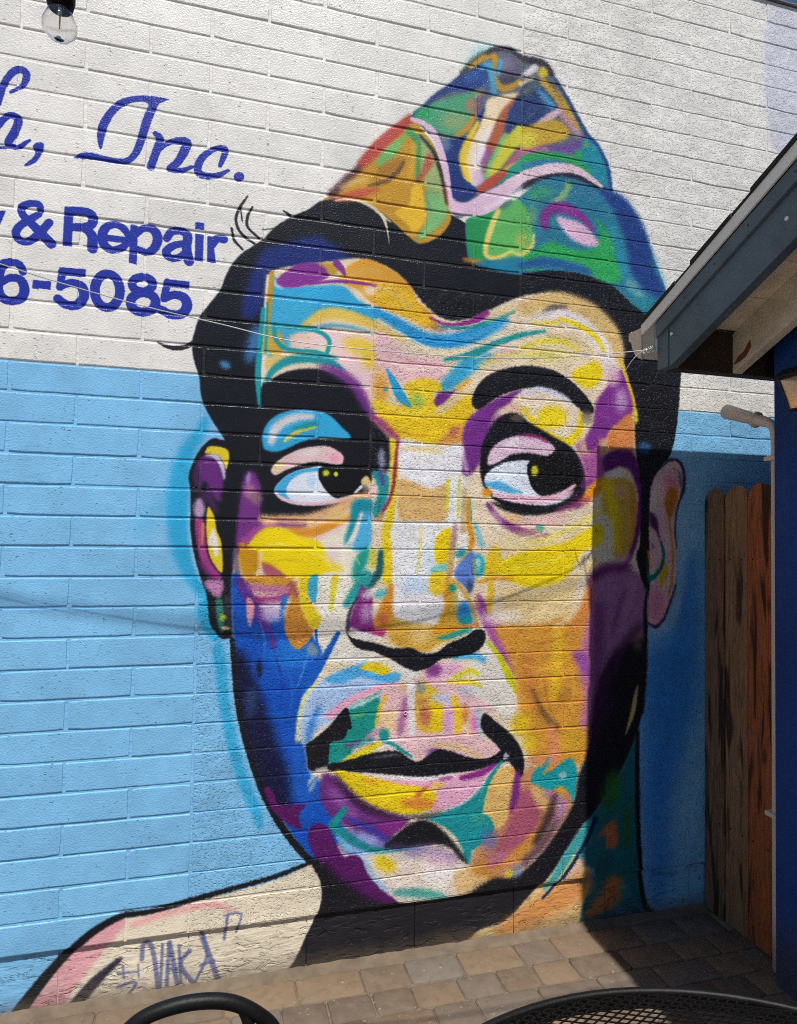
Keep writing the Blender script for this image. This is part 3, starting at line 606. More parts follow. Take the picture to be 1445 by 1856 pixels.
('P',(238,232,226),6.3,1,[721,-195,800,-203,890,-216,976,-199,996,-315,999,-530,1010,-702,900,-892,724,-888,691,-743,688,-535,706,-326],1),
('P',(20,21,30),7.6,1,[608,-122,647,-151,682,-191,689,-247,680,-310,633,-325,598,-313,601,-205],1),
('S',(152,60,112),6.9,0.95,[616,-109,664,-147,717,-193],[25.5,34,21.3]),
('P',(158,158,188),6.1,0.85,[666,-273,664,-300,658,-317,650,-317,643,-301,640,-274,642,-247,648,-230,656,-230,663,-246],1),
('P',(32,142,152),4.6,1,[616,-321,650,-320,682,-335,683,-394,669,-452,653,-490,618,-479,634,-422,642,-380],1),
('S',(60,60,150),4.6,0.7,[650,-320,659,-361],[16.9,10.6]),
('S',(140,40,140),3.2,0.7,[652,-332,661,-365],[8.5]),
('S',(234,206,30),3.9,1,[695,-200,703,-284,702,-368,691,-462,679,-540,679,-639,684,-726],[25.4,29.7,29.7,31.8,36,42.4,38.2]),
('S',(152,50,82),2.9,1,[715,-204,707,-284,700,-368,686,-421,661,-465],[12.8,14.9,12.8,12.8,14.9]),
('P',(205,150,90),4.6,0.9,[663,-486,661,-496,653,-502,644,-502,636,-496,633,-487,636,-477,643,-471,653,-470,660,-476],1),
('P',(238,236,242),7.9,1,[730,-203,822,-206,976,-212,973,-294,919,-352,852,-378,772,-349,736,-320],1),
('P',(224,182,118),5.5,1,[719,-351,769,-349,852,-376,923,-352,929,-446,894,-502,805,-506,726,-497],1),
('S',(230,184,60),7.8,0.6,[735,-224,823,-226,890,-229],[13,17.4,13]),
('S',(226,216,72),4.1,1,[921,-339,918,-450],[17.6,19.8]),
('S',(236,236,236),4.9,1,[943,-321,939,-497],[26.5,35.3]),
('S',(216,216,60),2.5,0.9,[966,-320,962,-479],[6.6,11.1]),
('S',(198,172,124),4.9,0.9,[988,-375,983,-535],[22.2,26.6]),
('S',(216,146,40),3.7,1,[1002,-405,1008,-508,1022,-562,1009,-625],[13.4,24.5,24.5,17.8]),
('S',(90,152,122),2,0.9,[1011,-405,1017,-495],[6.7]),
('S',(110,190,208),4.9,0.9,[1035,-508,1050,-559,1064,-594],[17.9,22.4,17.9]),
('P',(232,232,234),4.7,1,[705,-514,894,-511,886,-596,865,-681,856,-786,899,-824,877,-875,724,-880,703,-785,707,-639],1),
('P',(192,216,242),13.7,0.8,[844,-748,834,-773,808,-788,775,-787,749,-772,739,-747,748,-723,774,-708,807,-708,833,-723],1),
('P',(200,220,242),9.3,0.7,[865,-647,862,-684,853,-707,842,-707,833,-684,829,-647,832,-610,840,-587,851,-586,861,-609],1),
('S',(225,205,90),4.7,0.8,[814,-523,807,-639,801,-702],[8.6,10.8,6.5]),
('P',(236,206,20),3.3,1,[875,-558,930,-525,931,-587,917,-672,871,-651],1),
('P',(110,192,198),4,1,[861,-676,916,-663,917,-693,859,-706],1),
('P',(236,204,40),6.3,1,[854,-706,915,-697,911,-770,858,-782],1),
('S',(198,162,102),4.8,1,[944,-557,932,-680,922,-748],[30.7,28.5,21.9]),
('S',(170,130,142),5.6,0.8,[951,-514,945,-595],[22,17.6]),
('P',(92,126,202),4.9,1,[951,-685,1009,-616,1039,-633,1038,-715,1016,-779,993,-753,960,-727],1),
('P',(40,140,152),6.4,0.9,[1001,-610,1002,-622,994,-634,980,-642,964,-643,954,-636,952,-623,960,-611,974,-603,990,-602],1),
('S',(190,165,90),2.5,0.8,[1000,-622,959,-663],[8.8]),
('P',(45,50,70),6.4,0.7,[1027,-749,1024,-764,1018,-773,1009,-773,1002,-764,999,-749,1002,-734,1009,-724,1017,-724,1024,-734],1),
('P',(40,172,192),4.1,1,[1037,-629,1065,-633,1084,-676,1066,-706,1038,-710],1),
('P',(215,228,230),4.9,0.8,[1058,-663,1057,-678,1052,-688,1046,-688,1042,-678,1040,-663,1041,-648,1046,-638,1051,-638,1056,-648],1),
('S',(190,160,60),2.5,0.8,[1028,-648,1038,-719],[8.9]),
('P',(238,202,30),5,1,[1088,-624,1135,-593,1145,-689,1094,-715,1075,-702],1),
('P',(20,142,162),6,1,[546,-431,615,-425,618,-474,594,-512,565,-533,536,-599,515,-583,535,-505],1),
('P',(76,172,218),6,1,[578,-492,614,-475,612,-603,553,-616,549,-591],1),
('S',(238,222,216),4.6,1,[580,-475,552,-554,524,-599],[12.4,18.6,12.4]),
('P',(240,200,130),8.8,0.9,[526,-485,519,-502,501,-513,478,-513,459,-503,452,-487,458,-470,477,-459,500,-458,519,-468],1),
('S',(30,152,142),7.5,1,[600,-619,579,-660,564,-710],[41.5,49.8,37.4]),
('P',(202,192,62),6.1,0.9,[642,-644,640,-668,631,-683,621,-683,612,-668,609,-644,611,-620,620,-605,630,-605,639,-619],1),
('S',(26,86,92),4.6,1,[655,-619,650,-693,619,-739,565,-800],[20.9,29.2,29.2,12.5]),
('S',(42,156,156),6,1,[602,-722,556,-775,528,-815],[41.3,41.3,24.8]),
('P',(132,40,126),4.6,1,[587,-747,563,-804,543,-864,536,-907,588,-920,643,-911,621,-845,628,-792],1),
('P',(192,152,198),8.9,0.8,[629,-850,625,-871,612,-884,597,-884,584,-870,579,-849,583,-827,595,-814,611,-814,624,-828],1),
('P',(216,140,46),5.4,1,[679,-759,706,-743,710,-867,728,-913,664,-912,630,-891,650,-838],1),
('P',(205,95,70),7.5,0.7,[685,-871,682,-886,673,-894,663,-894,654,-885,651,-870,654,-856,662,-847,673,-847,681,-856],1),
('P',(235,230,230),7.5,0.8,[636,-761,637,-772,627,-785,611,-793,596,-795,586,-790,585,-778,595,-766,610,-757,626,-756],1),
('P',(80,182,192),6.1,0.9,[681,-766,681,-776,672,-787,658,-793,643,-793,635,-786,635,-775,643,-765,658,-758,672,-759],1),
('P',(186,40,112),5.3,0.9,[681,-923,676,-931,661,-936,643,-935,628,-930,622,-921,627,-913,642,-908,660,-908,676,-914],1),
('S',(236,232,234),3.1,1,[546,-905,597,-927,660,-943],[12.4,18.6,10.4]),
('S',(58,54,78),3.1,1,[569,-787,541,-844,534,-905],[8.2,12.3,14.4]),
('P',(216,168,62),6.3,1,[710,-863,811,-890,899,-884,924,-740,951,-723,971,-847,1017,-907,972,-940,901,-970,834,-999,769,-987,712,-967,690,-921],1),
('P',(226,196,132),12.2,0.8,[860,-933,852,-955,830,-968,803,-967,781,-953,772,-931,780,-909,802,-896,829,-897,851,-911],1),
('S',(222,156,30),5.6,1,[924,-740,912,-839,900,-896],[26.2,32.7,21.8]),
('S',(222,150,30),4.8,1,[878,-917,967,-910,1027,-907],[21.9,26.3,13.1]),
('P',(238,234,236),7.7,1,[722,-789,898,-791,886,-866,736,-876],1),
('S',(205,210,218),7.7,0.6,[734,-843,876,-841],[17.1]),
('S',(206,166,92),3.3,1,[956,-732,1002,-787,1030,-843,1045,-899],[17.7,19.9,19.9,19.9]),
('P',(44,130,205),6.4,1,[975,-813,1007,-813,1026,-873,1004,-894,971,-881,962,-842],1),
('P',(22,142,150),6.4,1,[1031,-882,1025,-892,1009,-898,989,-897,973,-891,967,-881,973,-871,989,-865,1009,-865,1025,-872],1),
('P',(40,152,122),4.8,1,[961,-757,957,-767,948,-773,937,-773,928,-767,925,-757,928,-747,937,-741,948,-741,957,-747],1),
('P',(170,175,120),6.4,0.7,[971,-808,968,-833,962,-849,953,-849,946,-833,943,-808,946,-783,952,-768,961,-768,968,-783],1),
('S',(210,120,70),3.3,0.8,[995,-902,1050,-899],[13.3,11.1]),
('S',(42,152,146),4.1,1,[891,-949,954,-935,1018,-916],[13.1,24.1,15.3]),
('P',(234,192,196),4.7,1,[664,-1133,771,-1109,814,-1090,903,-1107,1039,-1121,1131,-1138,1215,-1185,1227,-1268,1133,-1241,1058,-1237,1060,-1322,1134,-1373,1149,-1404,1088,-1421,1020,-1422,906,-1379,819,-1403,775,-1390,721,-1376,667,-1351,584,-1366,558,-1334,612,-1305,665,-1235],1),
('P',(230,224,214),6.5,1,[1083,-956,1130,-1000,1183,-1097,1217,-1185,1227,-1272,1199,-1296,1128,-1232,1081,-1200,1005,-1149,1038,-1108,992,-1077,1056,-1024],1),
('P',(232,228,222),6.1,1,[556,-986,683,-1023,770,-1060,814,-1078,770,-1101,727,-1070,641,-1022,557,-1035],1),
('P',(236,202,150),10.4,0.9,[734,-1256,727,-1282,708,-1297,684,-1295,665,-1278,657,-1251,664,-1225,683,-1210,707,-1211,726,-1229],1),
('S',(236,190,60),3.1,0.9,[685,-1159,661,-1204,649,-1265],[14.6,18.7,12.5]),
('S',(168,96,152),6.9,0.9,[759,-1175,753,-1232,739,-1293],[21.1,27.4,25.3]),
('P',(205,175,110),6.1,0.7,[767,-1130,764,-1139,756,-1145,747,-1144,739,-1138,736,-1128,739,-1119,746,-1113,756,-1114,763,-1120],1),
('S',(232,228,228),4.7,1,[781,-1114,790,-1209,787,-1300],[29.7,31.8,25.5]),
('P',(226,182,70),4,1,[808,-1111,881,-1143,906,-1186,910,-1291,810,-1285],1),
('P',(236,202,30),6.2,1,[868,-1168,904,-1186,912,-1291,861,-1288],1),
('S',(230,205,50),6.2,0.9,[832,-1137,903,-1169],[25.8,17.2]),
('P',(194,118,80),6.9,1,[862,-1240,858,-1261,846,-1273,831,-1272,819,-1259,814,-1238,818,-1217,830,-1205,845,-1206,857,-1219],1),
('P',(200,130,90),6.2,0.8,[848,-1188,845,-1197,835,-1203,823,-1202,813,-1196,809,-1186,812,-1176,822,-1170,834,-1171,844,-1178],1),
('P',(140,150,160),6.2,0.9,[839,-1133,836,-1146,827,-1154,816,-1154,807,-1145,804,-1131,807,-1118,815,-1110,826,-1111,835,-1119],1),
('P',(186,192,228),7.8,0.9,[953,-1186,942,-1197,919,-1200,892,-1195,871,-1184,864,-1170,874,-1160,897,-1156,924,-1161,946,-1172],1),
('P',(214,158,204),7.8,0.9,[954,-1265,950,-1291,939,-1307,925,-1307,914,-1289,909,-1262,913,-1235,924,-1219,938,-1220,949,-1237],1),
('S',(236,196,40),5.6,1,[953,-1176,976,-1243,973,-1303],[21.8,39.3,30.5]),
('P',(215,138,60),5.6,0.9,[1015,-1243,1013,-1265,1006,-1278,998,-1278,991,-1264,988,-1241,990,-1219,997,-1206,1005,-1206,1012,-1220],1),
('P',(228,200,150),6.4,0.8,[1036,-1299,1033,-1314,1024,-1322,1013,-1322,1003,-1312,1000,-1297,1003,-1282,1012,-1273,1023,-1274,1033,-1284],1),
('P',(226,120,186),6.4,0.9,[1061,-1284,1058,-1303,1049,-1315,1038,-1314,1028,-1301,1025,-1281,1028,-1262,1037,-1250,1048,-1250,1058,-1263],1),
('S',(156,194,230),6.4,0.8,[1058,-1228,1059,-1279,1073,-1331],[17.7,19.9,13.3]),
('P',(122,66,142),6.2,0.9,[904,-1374,904,-1388,893,-1400,876,-1406,859,-1404,848,-1395,847,-1382,858,-1369,875,-1363,892,-1365],1),
('S',(226,198,122),5.6,0.8,[879,-1352,974,-1367,1070,-1411],[13.1,19.6,13.1]),
('S',(16,142,138),2,1,[680,-1322,731,-1350,788,-1389],[16.8,14.7,8.4]),
('P',(22,144,138),4.6,1,[701,-1303,697,-1318,686,-1327,673,-1326,662,-1316,658,-1300,662,-1285,672,-1276,685,-1277,696,-1287],1),
('S',(170,110,150),6,0.7,[620,-1306,666,-1280],[20.7,12.4]),
('P',(228,212,42),3.1,1,[526,-1384,584,-1352,650,-1326,671,-1337,626,-1367,568,-1389],1),
('S',(22,146,138),5.2,0.8,[514,-1375,562,-1334,637,-1315],[20.4,24.5,16.3]),
('P',(228,212,42),3.1,1,[526,-1386,584,-1356,654,-1328,638,-1360,574,-1387],1),
('S',(130,60,130),4.5,0.8,[538,-1332,587,-1320],[16.3,10.2]),
('S',(224,226,222),3.1,0.9,[642,-1360,688,-1343,723,-1353],[10.4,12.5,10.4]),
('P',(232,178,206),5.5,1,[831,-1087,880,-1051,956,-1041,997,-1072,907,-1105,854,-1109],1),
('P',(130,50,136),7.8,0.9,[902,-1058,902,-1074,890,-1087,870,-1093,851,-1089,840,-1077,840,-1061,852,-1048,871,-1042,891,-1046],1),
('S',(80,178,226),5.6,1,[951,-1024,1028,-1018,1077,-1037],[17.7,28.7,22.1]),
('S',(222,210,60),4.8,1,[952,-1100,1015,-1077,1052,-1092],[15.4,24.2,19.8]),
('S',(230,205,40),4.8,1,[930,-1116,1016,-1120,1066,-1135],[11,19.8,11]),
('P',(175,190,215),7.9,0.6,[1046,-1155,1038,-1164,1018,-1168,992,-1167,972,-1160,964,-1151,972,-1143,992,-1139,1017,-1140,1038,-1146],1),
('P',(20,21,30),2.4,1,[528,-909,555,-938,639,-958,714,-981,779,-981,823,-1001,879,-1001,934,-967,991,-947,1041,-918,1073,-921,1083,-949,1071,-981,1037,-1006,969,-1021,901,-1029,857,-1055,803,-1069,759,-1055,704,-1022,640,-993,577,-977,545,-948],1),
('P',(150,60,140),6.5,0.95,[1039,-792,1062,-788,1129,-897,1182,-1002,1225,-1081,1202,-1093,1142,-1009,1092,-935,1063,-874],1),
('S',(226,152,196),9.7,0.9,[1128,-875,1172,-976,1225,-1086],[27.2,49.8,31.7]),
('S',(178,90,180),8.1,0.8,[1053,-822,1101,-900,1158,-988],[31.4,49.3,35.9]),
('S',(206,206,20),3,1,[1092,-967,1142,-1026,1183,-1101,1217,-1163],[11.3,20.3,31.6,22.5]),
('P',(20,21,30),2.4,1,[469,-1395,563,-1380,605,-1369,668,-1362,732,-1364,764,-1383,808,-1409,851,-1391,895,-1369,951,-1382,1019,-1408,1088,-1419,1123,-1409,1158,-1388,1195,-1360,1233,-1397,1196,-1429,1135,-1446,1043,-1460,952,-1463,842,-1469,733,-1456,648,-1439,564,-1429,482,-1418],1),
('S',(170,165,175),3.1,0.5,[630,-1383,710,-1377,745,-1383],[4.2,8.3,4.2]),
('P',(20,21,30),2.5,1,[1070,-1259,1086,-1242,1133,-1281,1192,-1328,1231,-1376,1253,-1433,1249,-1489,1230,-1498,1206,-1460,1170,-1414,1134,-1369,1087,-1326,1066,-1290],1),
('P',(196,190,206),2.5,1,[1172,-1402,1191,-1420,1163,-1427],1),
('P',(236,206,20),2.8,1,[494,-1419,564,-1431,648,-1457,733,-1477,842,-1494,891,-1539,887,-1580,822,-1601,757,-1599,671,-1573,608,-1535,553,-1490],1),
('P',(234,174,202),4.7,1,[665,-1455,776,-1468,908,-1474,1020,-1467,1124,-1451,1149,-1443,1115,-1495,1046,-1553,977,-1589,910,-1599,865,-1591,891,-1539,825,-1505,734,-1485],1),
('S',(236,232,236),3.2,1,[606,-1440,733,-1462,842,-1475,975,-1471],[6.3,14.8,14.8,8.4]),
('P',(222,130,60),7.6,0.9,[885,-1575,871,-1586,835,-1588,792,-1582,758,-1570,745,-1556,759,-1546,794,-1543,837,-1549,872,-1561],1),
('S',(196,92,82),4.7,0.9,[812,-1537,855,-1503],[17,10.6]),
('P',(232,172,42),4.5,0.9,[673,-1477,665,-1481,643,-1480,617,-1475,597,-1467,590,-1459,599,-1455,620,-1456,646,-1462,666,-1470],1),
('P',(236,200,60),6.2,0.8,[921,-1504,917,-1512,902,-1517,884,-1519,867,-1515,860,-1509,865,-1501,879,-1495,898,-1494,914,-1497],1),
('S',(136,40,132),4.2,1,[989,-1485,1061,-1474,1126,-1449],[17.6,26.4,19.8]),
('S',(150,60,140),3.2,0.8,[899,-1482,948,-1478],[8.6,12.9]),
('S',(216,216,232),2.6,1,[923,-1600,999,-1582,1067,-1527,1112,-1478,1154,-1441],[8.8,13.2,13.2,13.2,8.8]),
('P',(18,148,156),4,1,[1080,-1522,1072,-1555,1063,-1613,1114,-1648,1129,-1687,1097,-1730,1038,-1766,1027,-1819,1009,-1800,988,-1736,953,-1690,908,-1655,866,-1632,831,-1629,888,-1614,981,-1591,1040,-1561],1),
('P',(60,160,140),9.4,0.6,[1100,-1651,1094,-1662,1075,-1668,1053,-1666,1034,-1657,1027,-1644,1034,-1632,1052,-1626,1075,-1628,1093,-1638],1),
('S',(50,48,52),6.2,0.8,[783,-1612,844,-1616,910,-1607],[12.7,21.2,8.5]),
('P',(230,188,112),3,1,[1119,-1470,1182,-1456,1213,-1482,1209,-1524,1198,-1609,1175,-1671,1136,-1692,1114,-1648,1084,-1611,1090,-1523],1),
('S',(22,150,148),2.7,1,[1156,-1435,1108,-1495,1081,-1556,1063,-1618],[11.1,17.7,22.1,31]),
('P',(215,140,60),5,0.8,[1215,-1476,1213,-1482,1206,-1485,1197,-1484,1190,-1480,1187,-1473,1190,-1467,1197,-1464,1205,-1465,1213,-1469],1),
('P',(106,44,122),5.9,1,[454,-1426,507,-1450,587,-1533,671,-1581,757,-1609,787,-1624,741,-1660,694,-1692,631,-1661,568,-1635,489,-1587,443,-1510],1),
('S',(52,26,56),7.4,0.9,[495,-1437,587,-1541,693,-1595,779,-1615],[16.5,32.9,24.7,12.3]),
('P',(134,40,134),7.5,0.9,[768,-1635,760,-1649,731,-1661,693,-1667,660,-1664,645,-1654,654,-1641,682,-1629,720,-1623,753,-1625],1),
('S',(150,90,165),8.7,0.7,[483,-1488,567,-1583],[28.3,36.4]),
('S',(58,58,168),5.9,0.9,[555,-1598,635,-1646,699,-1689],[20.5,26.6,16.4]),
('P',(154,164,218),8.8,0.9,[664,-1698,653,-1708,628,-1708,601,-1700,580,-1685,574,-1670,585,-1661,609,-1660,637,-1668,658,-1683],1),
('S',(222,215,205),4.4,0.9,[402,-1457,432,-1416,462,-1407],[10,17.9,12]),
('S',(190,200,200),4.4,0.7,[407,-1481,426,-1447],[15.9,11.9]),
('S',(24,132,142),4.5,1,[498,-1624,569,-1679,636,-1718,716,-1739,798,-1736],[32.8,32.8,28.7,24.6,20.5]),
('S',(22,142,142),3.7,1,[532,-1564,494,-1612],[26.2,34.2]),
('S',(132,182,228),5.9,0.9,[532,-1691,590,-1725,636,-1742],[20.3,28.5,20.3]),
('S',(110,195,215),4.4,0.8,[511,-1657,553,-1705],[16.1,16.1]),
('P',(230,216,202),4.7,1,[591,-1737,674,-1734,781,-1736,890,-1742,957,-1763,1016,-1818,1075,-1839,1099,-1874,1031,-1920,941,-1939,827,-1937,741,-1916,676,-1865,629,-1809],1),
('S',(150,190,222),7.4,0.9,[611,-1747,633,-1806,698,-1878],[24.6,28.7,24.6]),
('P',(234,206,30),8.9,0.95,[732,-1803,717,-1811,691,-1805,666,-1788,651,-1767,651,-1750,667,-1742,692,-1748,717,-1765,733,-1786],1),
('P',(242,238,240),15.1,0.8,[967,-1850,953,-1870,918,-1879,874,-1874,839,-1856,825,-1833,838,-1813,873,-1803,917,-1808,953,-1826],1),
('P',(226,186,212),12.2,0.9,[987,-1802,970,-1812,931,-1810,885,-1798,850,-1779,838,-1761,855,-1751,893,-1752,939,-1765,975,-1784],1),
('P',(140,140,185),7.6,0.7,[837,-1752,831,-1760,816,-1764,797,-1762,782,-1755,776,-1746,782,-1738,797,-1734,816,-1736,831,-1743],1),
('S',(60,162,152),7.6,0.9,[732,-1886,809,-1896,892,-1915,932,-1932],[21.1,33.8,29.5,16.9]),
('P',(226,188,128),7.9,0.9,[971,-1842,1098,-1827,1131,-1856,1076,-1909,986,-1926],1),
('P',(20,21,30),5.3,1,[686,-1713,737,-1668,790,-1637,835,-1627,877,-1643,922,-1681,967,-1733,1002,-1779,1018,-1810,984,-1789,945,-1744,889,-1727,824,-1726,759,-1727],1),
('P',(60,55,85),6,0.7,[776,-1717,769,-1723,749,-1726,726,-1723,706,-1717,699,-1709,706,-1702,725,-1700,749,-1703,768,-1709],1),
('S',(150,128,172),13.6,0.8,[770,-1743,879,-1745,975,-1788],[25.5,34,21.3]),
('P',(202,142,62),9.6,1,[1030,-1836,1116,-1775,1208,-1678,1308,-1623,1347,-1709,1285,-1810,1191,-1876,1099,-1878],1),
('P',(184,102,152),14.2,0.8,[1214,-1786,1219,-1816,1200,-1843,1165,-1857,1128,-1853,1102,-1832,1097,-1802,1116,-1775,1150,-1761,1188,-1765],1),
('P',(108,110,172),12.6,0.8,[1148,-1736,1141,-1758,1123,-1769,1100,-1767,1081,-1751,1074,-1728,1081,-1707,1099,-1695,1122,-1697,1140,-1713],1),
('P',(88,20,98),2.7,1,[410,-1615,435,-1602,478,-1622,499,-1668,533,-1729,570,-1731,601,-1746,625,-1801,676,-1865,736,-1915,698,-1926,614,-1903,531,-1837,461,-1762,419,-1704,402,-1644],1),
('S',(20,21,30),11.5,0.9,[449,-1766,531,-1861,614,-1915,699,-1938],[48.5,80.9,60.7,32.3]),
('P',(92,20,98),2.9,1,[244,-1463,269,-1465,301,-1523,374,-1527,392,-1535,367,-1564,378,-1616,326,-1591,274,-1539],1),
('P',(118,46,138),5,1,[976,-168,991,-107,1048,-51,1130,-1,1228,37,1195,-10,1119,-59,1091,-114,1078,-180,1055,-251,1019,-309,978,-311,981,-229],1),
('S',(235,225,235),4.9,0.6,[976,-212,996,-304],[11.1,17.8]),
('P',(20,21,30),2.6,1,[1015,-14,1035,36,1082,83,1164,119,1273,137,1385,121,1476,69,1541,5,1554,-31,1518,-47,1477,-16,1436,7,1361,40,1286,48,1213,36,1130,3,1071,-38,1044,-55,1018,-44],1),
('P',(234,216,192),4.4,1,[1185,-6,1257,35,1361,35,1462,-19,1503,-67,1503,-126,1442,-166,1387,-157,1325,-136,1263,-106,1210,-67],1),
('S',(216,216,236),4.4,1,[1223,19,1311,45,1411,21,1456,-10],[11.8,21.3,21.3,11.8]),
('P',(238,212,30),8.5,1,[1429,-62,1416,-91,1383,-110,1341,-112,1308,-97,1295,-70,1307,-42,1340,-23,1382,-20,1416,-35],1),
('S',(238,212,30),4.4,1,[1258,-68,1332,-131,1417,-169,1483,-123,1495,-49],[23.8,33.3,42.8,33.3,23.8]),
('P',(236,208,60),6.7,0.8,[1265,-48,1261,-60,1249,-68,1234,-69,1222,-62,1217,-51,1221,-39,1233,-31,1248,-30,1261,-36],1),
('P',(226,170,150),9.9,0.7,[1211,-56,1197,-70,1181,-75,1168,-69,1164,-54,1169,-36,1183,-22,1200,-16,1213,-22,1217,-37],1),
('P',(20,21,30),3.5,1,[1051,-295,1055,-214,1087,-125,1143,-71,1205,-60,1268,-97,1362,-141,1453,-186,1504,-249,1522,-321,1505,-376,1470,-418,1390,-443,1267,-459,1171,-440,1111,-408,1071,-366],1),
('P',(112,102,82),6.7,0.7,[1244,-78,1237,-88,1220,-94,1200,-96,1183,-91,1176,-82,1183,-73,1199,-66,1220,-65,1237,-69],1),
('S',(118,46,138),8.2,0.6,[1064,-159,1096,-100,1133,-72],[22.7,27.3,13.6]),
('P',(226,196,216),2.8,1,[1081,-259,1097,-212,1144,-172,1215,-149,1288,-149,1353,-170,1378,-198,1338,-225,1265,-217,1192,-225,1133,-257,1093,-274],1),
('S',(152,50,112),3.5,0.9,[1215,-146,1293,-149,1343,-169],[9.3,16.4,9.3]),
('P',(235,232,240),6.7,0.8,[1229,-170,1224,-179,1207,-190,1184,-196,1164,-197,1155,-192,1160,-182,1177,-172,1200,-165,1219,-165],1),
('P',(226,234,246),2.4,1,[1070,-329,1098,-291,1157,-260,1229,-248,1270,-253,1261,-304,1281,-359,1330,-391,1414,-379,1469,-337,1444,-399,1365,-426,1267,-424,1170,-411,1099,-380],1),
('P',(14,14,18),2.1,1,[1260,-255,1338,-227,1451,-238,1504,-290,1505,-349,1464,-360,1414,-382,1340,-393,1290,-368,1261,-317],1),
('P',(212,206,42),3.5,1,[1303,-287,1300,-300,1292,-309,1283,-309,1275,-301,1271,-288,1274,-275,1282,-267,1292,-266,1300,-274],1),
('P',(72,168,218),4.4,0.9,[1066,-347,1134,-335,1194,-362,1237,-380,1170,-380,1111,-367],1),
('S',(234,188,208),2.8,1,[1113,-389,1194,-402,1315,-405,1404,-384,1469,-339],[18.7,30.3,32.6,30.3,11.7]),
('P',(226,152,42),5,1,[1101,-382,1098,-393,1087,-399,1074,-400,1063,-394,1059,-384,1063,-373,1074,-367,1087,-366,1097,-372],1),
('P',(20,21,30),4.5,1,[1095,-420,1171,-431,1267,-437,1365,-423,1452,-387,1505,-340,1520,-376,1470,-416,1377,-454,1279,-468,1183,-459],1),
('P',(72,30,62),10.3,0.7,[1520,-390,1513,-409,1492,-421,1467,-421,1447,-410,1439,-392,1447,-373,1467,-361,1492,-360,1512,-371],1),
('S',(234,192,190),8.4,1,[1186,-496,1304,-498,1420,-465],[32.6,46.6,32.6]),
('P',(230,182,122),8.2,0.8,[1229,-482,1220,-494,1199,-502,1172,-502,1151,-495,1143,-484,1151,-472,1172,-465,1199,-464,1220,-471],1),
('S',(126,50,132),4.4,1,[1086,-429,1133,-484,1195,-522,1273,-543,1351,-546],[18.4,27.5,34.4,36.7,18.4]),
('S',(132,56,112),6.1,0.9,[1390,-443,1490,-418],[14.3,28.5]),
('P',(42,152,142),4.3,0.9,[1334,-518,1329,-526,1318,-531,1305,-531,1294,-526,1290,-519,1294,-511,1305,-506,1318,-505,1329,-510],1),
('S',(236,215,200),9.8,0.6,[1112,-463,1136,-506,1196,-560],[31.8,31.8,22.7]),
('P',(166,86,152),8.7,1,[1478,-164,1591,-130,1609,-203,1610,-318,1530,-344,1509,-272,1488,-209],1),
('P',(225,195,150),10.4,0.8,[1550,-178,1544,-198,1529,-210,1510,-211,1494,-200,1488,-182,1494,-162,1509,-150,1528,-149,1544,-160],1),
('P',(126,50,142),5.4,1,[1678,154,1710,110,1737,30,1738,-29,1685,-69,1632,-107,1596,-167,1529,-193,1519,-139,1546,-91,1556,-31,1569,18,1615,79],1),
('P',(184,154,196),12.4,0.85,[1713,26,1708,-5,1693,-24,1675,-26,1661,-8,1655,22,1661,52,1675,72,1693,73,1708,56],1),
('P',(130,118,104),8.7,0.85,[1551,-57,1546,-75,1532,-86,1515,-87,1500,-77,1495,-60,1500,-42,1514,-31,1532,-30,1546,-39],1),
('P',(216,136,76),5.4,1,[1617,-134,1669,-70,1738,-33,1744,-197,1696,-194,1627,-188],1),
('S',(228,184,122),8.8,0.9,[1596,-153,1602,-203],[29.4,34.2]),
('S',(236,196,40),3.4,1,[1678,196,1710,122,1743,33,1757,-56],[20,12.5,12.5,15]),
('P',(215,205,60),5.5,0.8,[1765,-39,1763,-58,1757,-70,1751,-71,1745,-59,1743,-40,1745,-21,1750,-8,1757,-8,1762,-20],1),
('P',(92,24,112),5.5,1,[1602,-217,1669,-184,1744,-197,1774,-284,1777,-382,1750,-313,1723,-267,1670,-256,1612,-286],1),
('P',(236,154,30),6.2,1,[1515,-367,1553,-327,1602,-305,1602,-355,1520,-403],1),
('P',(192,80,82),7,0.8,[1549,-389,1547,-399,1535,-410,1517,-416,1501,-416,1492,-409,1494,-398,1506,-388,1523,-381,1540,-382],1),
('S',(120,45,130),7,0.7,[1510,-340,1545,-320],[33.8,19.3]),
('P',(204,168,66),7.1,1,[1602,-305,1696,-301,1739,-332,1766,-447,1751,-587,1698,-638,1640,-620,1603,-520],1),
('S',(228,204,24),12.2,1,[1618,-318,1650,-450,1666,-601],[44.1,58.8,44.1]),
('P',(224,214,216),5.4,1,[1691,-287,1683,-297,1662,-304,1636,-305,1615,-300,1607,-291,1615,-281,1636,-274,1662,-273,1683,-278],1),
('P',(228,172,152),10.6,0.8,[1715,-361,1709,-374,1692,-383,1670,-384,1653,-376,1647,-363,1653,-349,1670,-340,1691,-339,1709,-347],1),
('S',(206,140,62),8.9,1,[1739,-332,1753,-494,1727,-615],[24.8,37.2,29.8]),
('P',(224,218,190),8.8,0.95,[1572,-486,1619,-451,1650,-519,1651,-611,1620,-666,1558,-679,1568,-577],1),
('S',(106,30,122),3.7,1,[1782,-330,1769,-505,1730,-629,1683,-688],[19.8,22.3,19.8,14.9]),
('P',(190,140,165),12.3,0.7,[1740,-638,1733,-654,1715,-664,1692,-664,1674,-654,1667,-638,1674,-622,1692,-612,1715,-612,1733,-621],1),
('S',(218,184,120),8.7,1,[1229,364,1370,416,1530,387,1635,305,1673,219],[53.4,72.9,82.6,77.7,53.4]),
('S',(234,224,226),7.9,1,[1250,294,1383,353,1510,320,1599,241,1625,154],[33.9,63,63,58.1,48.4]),
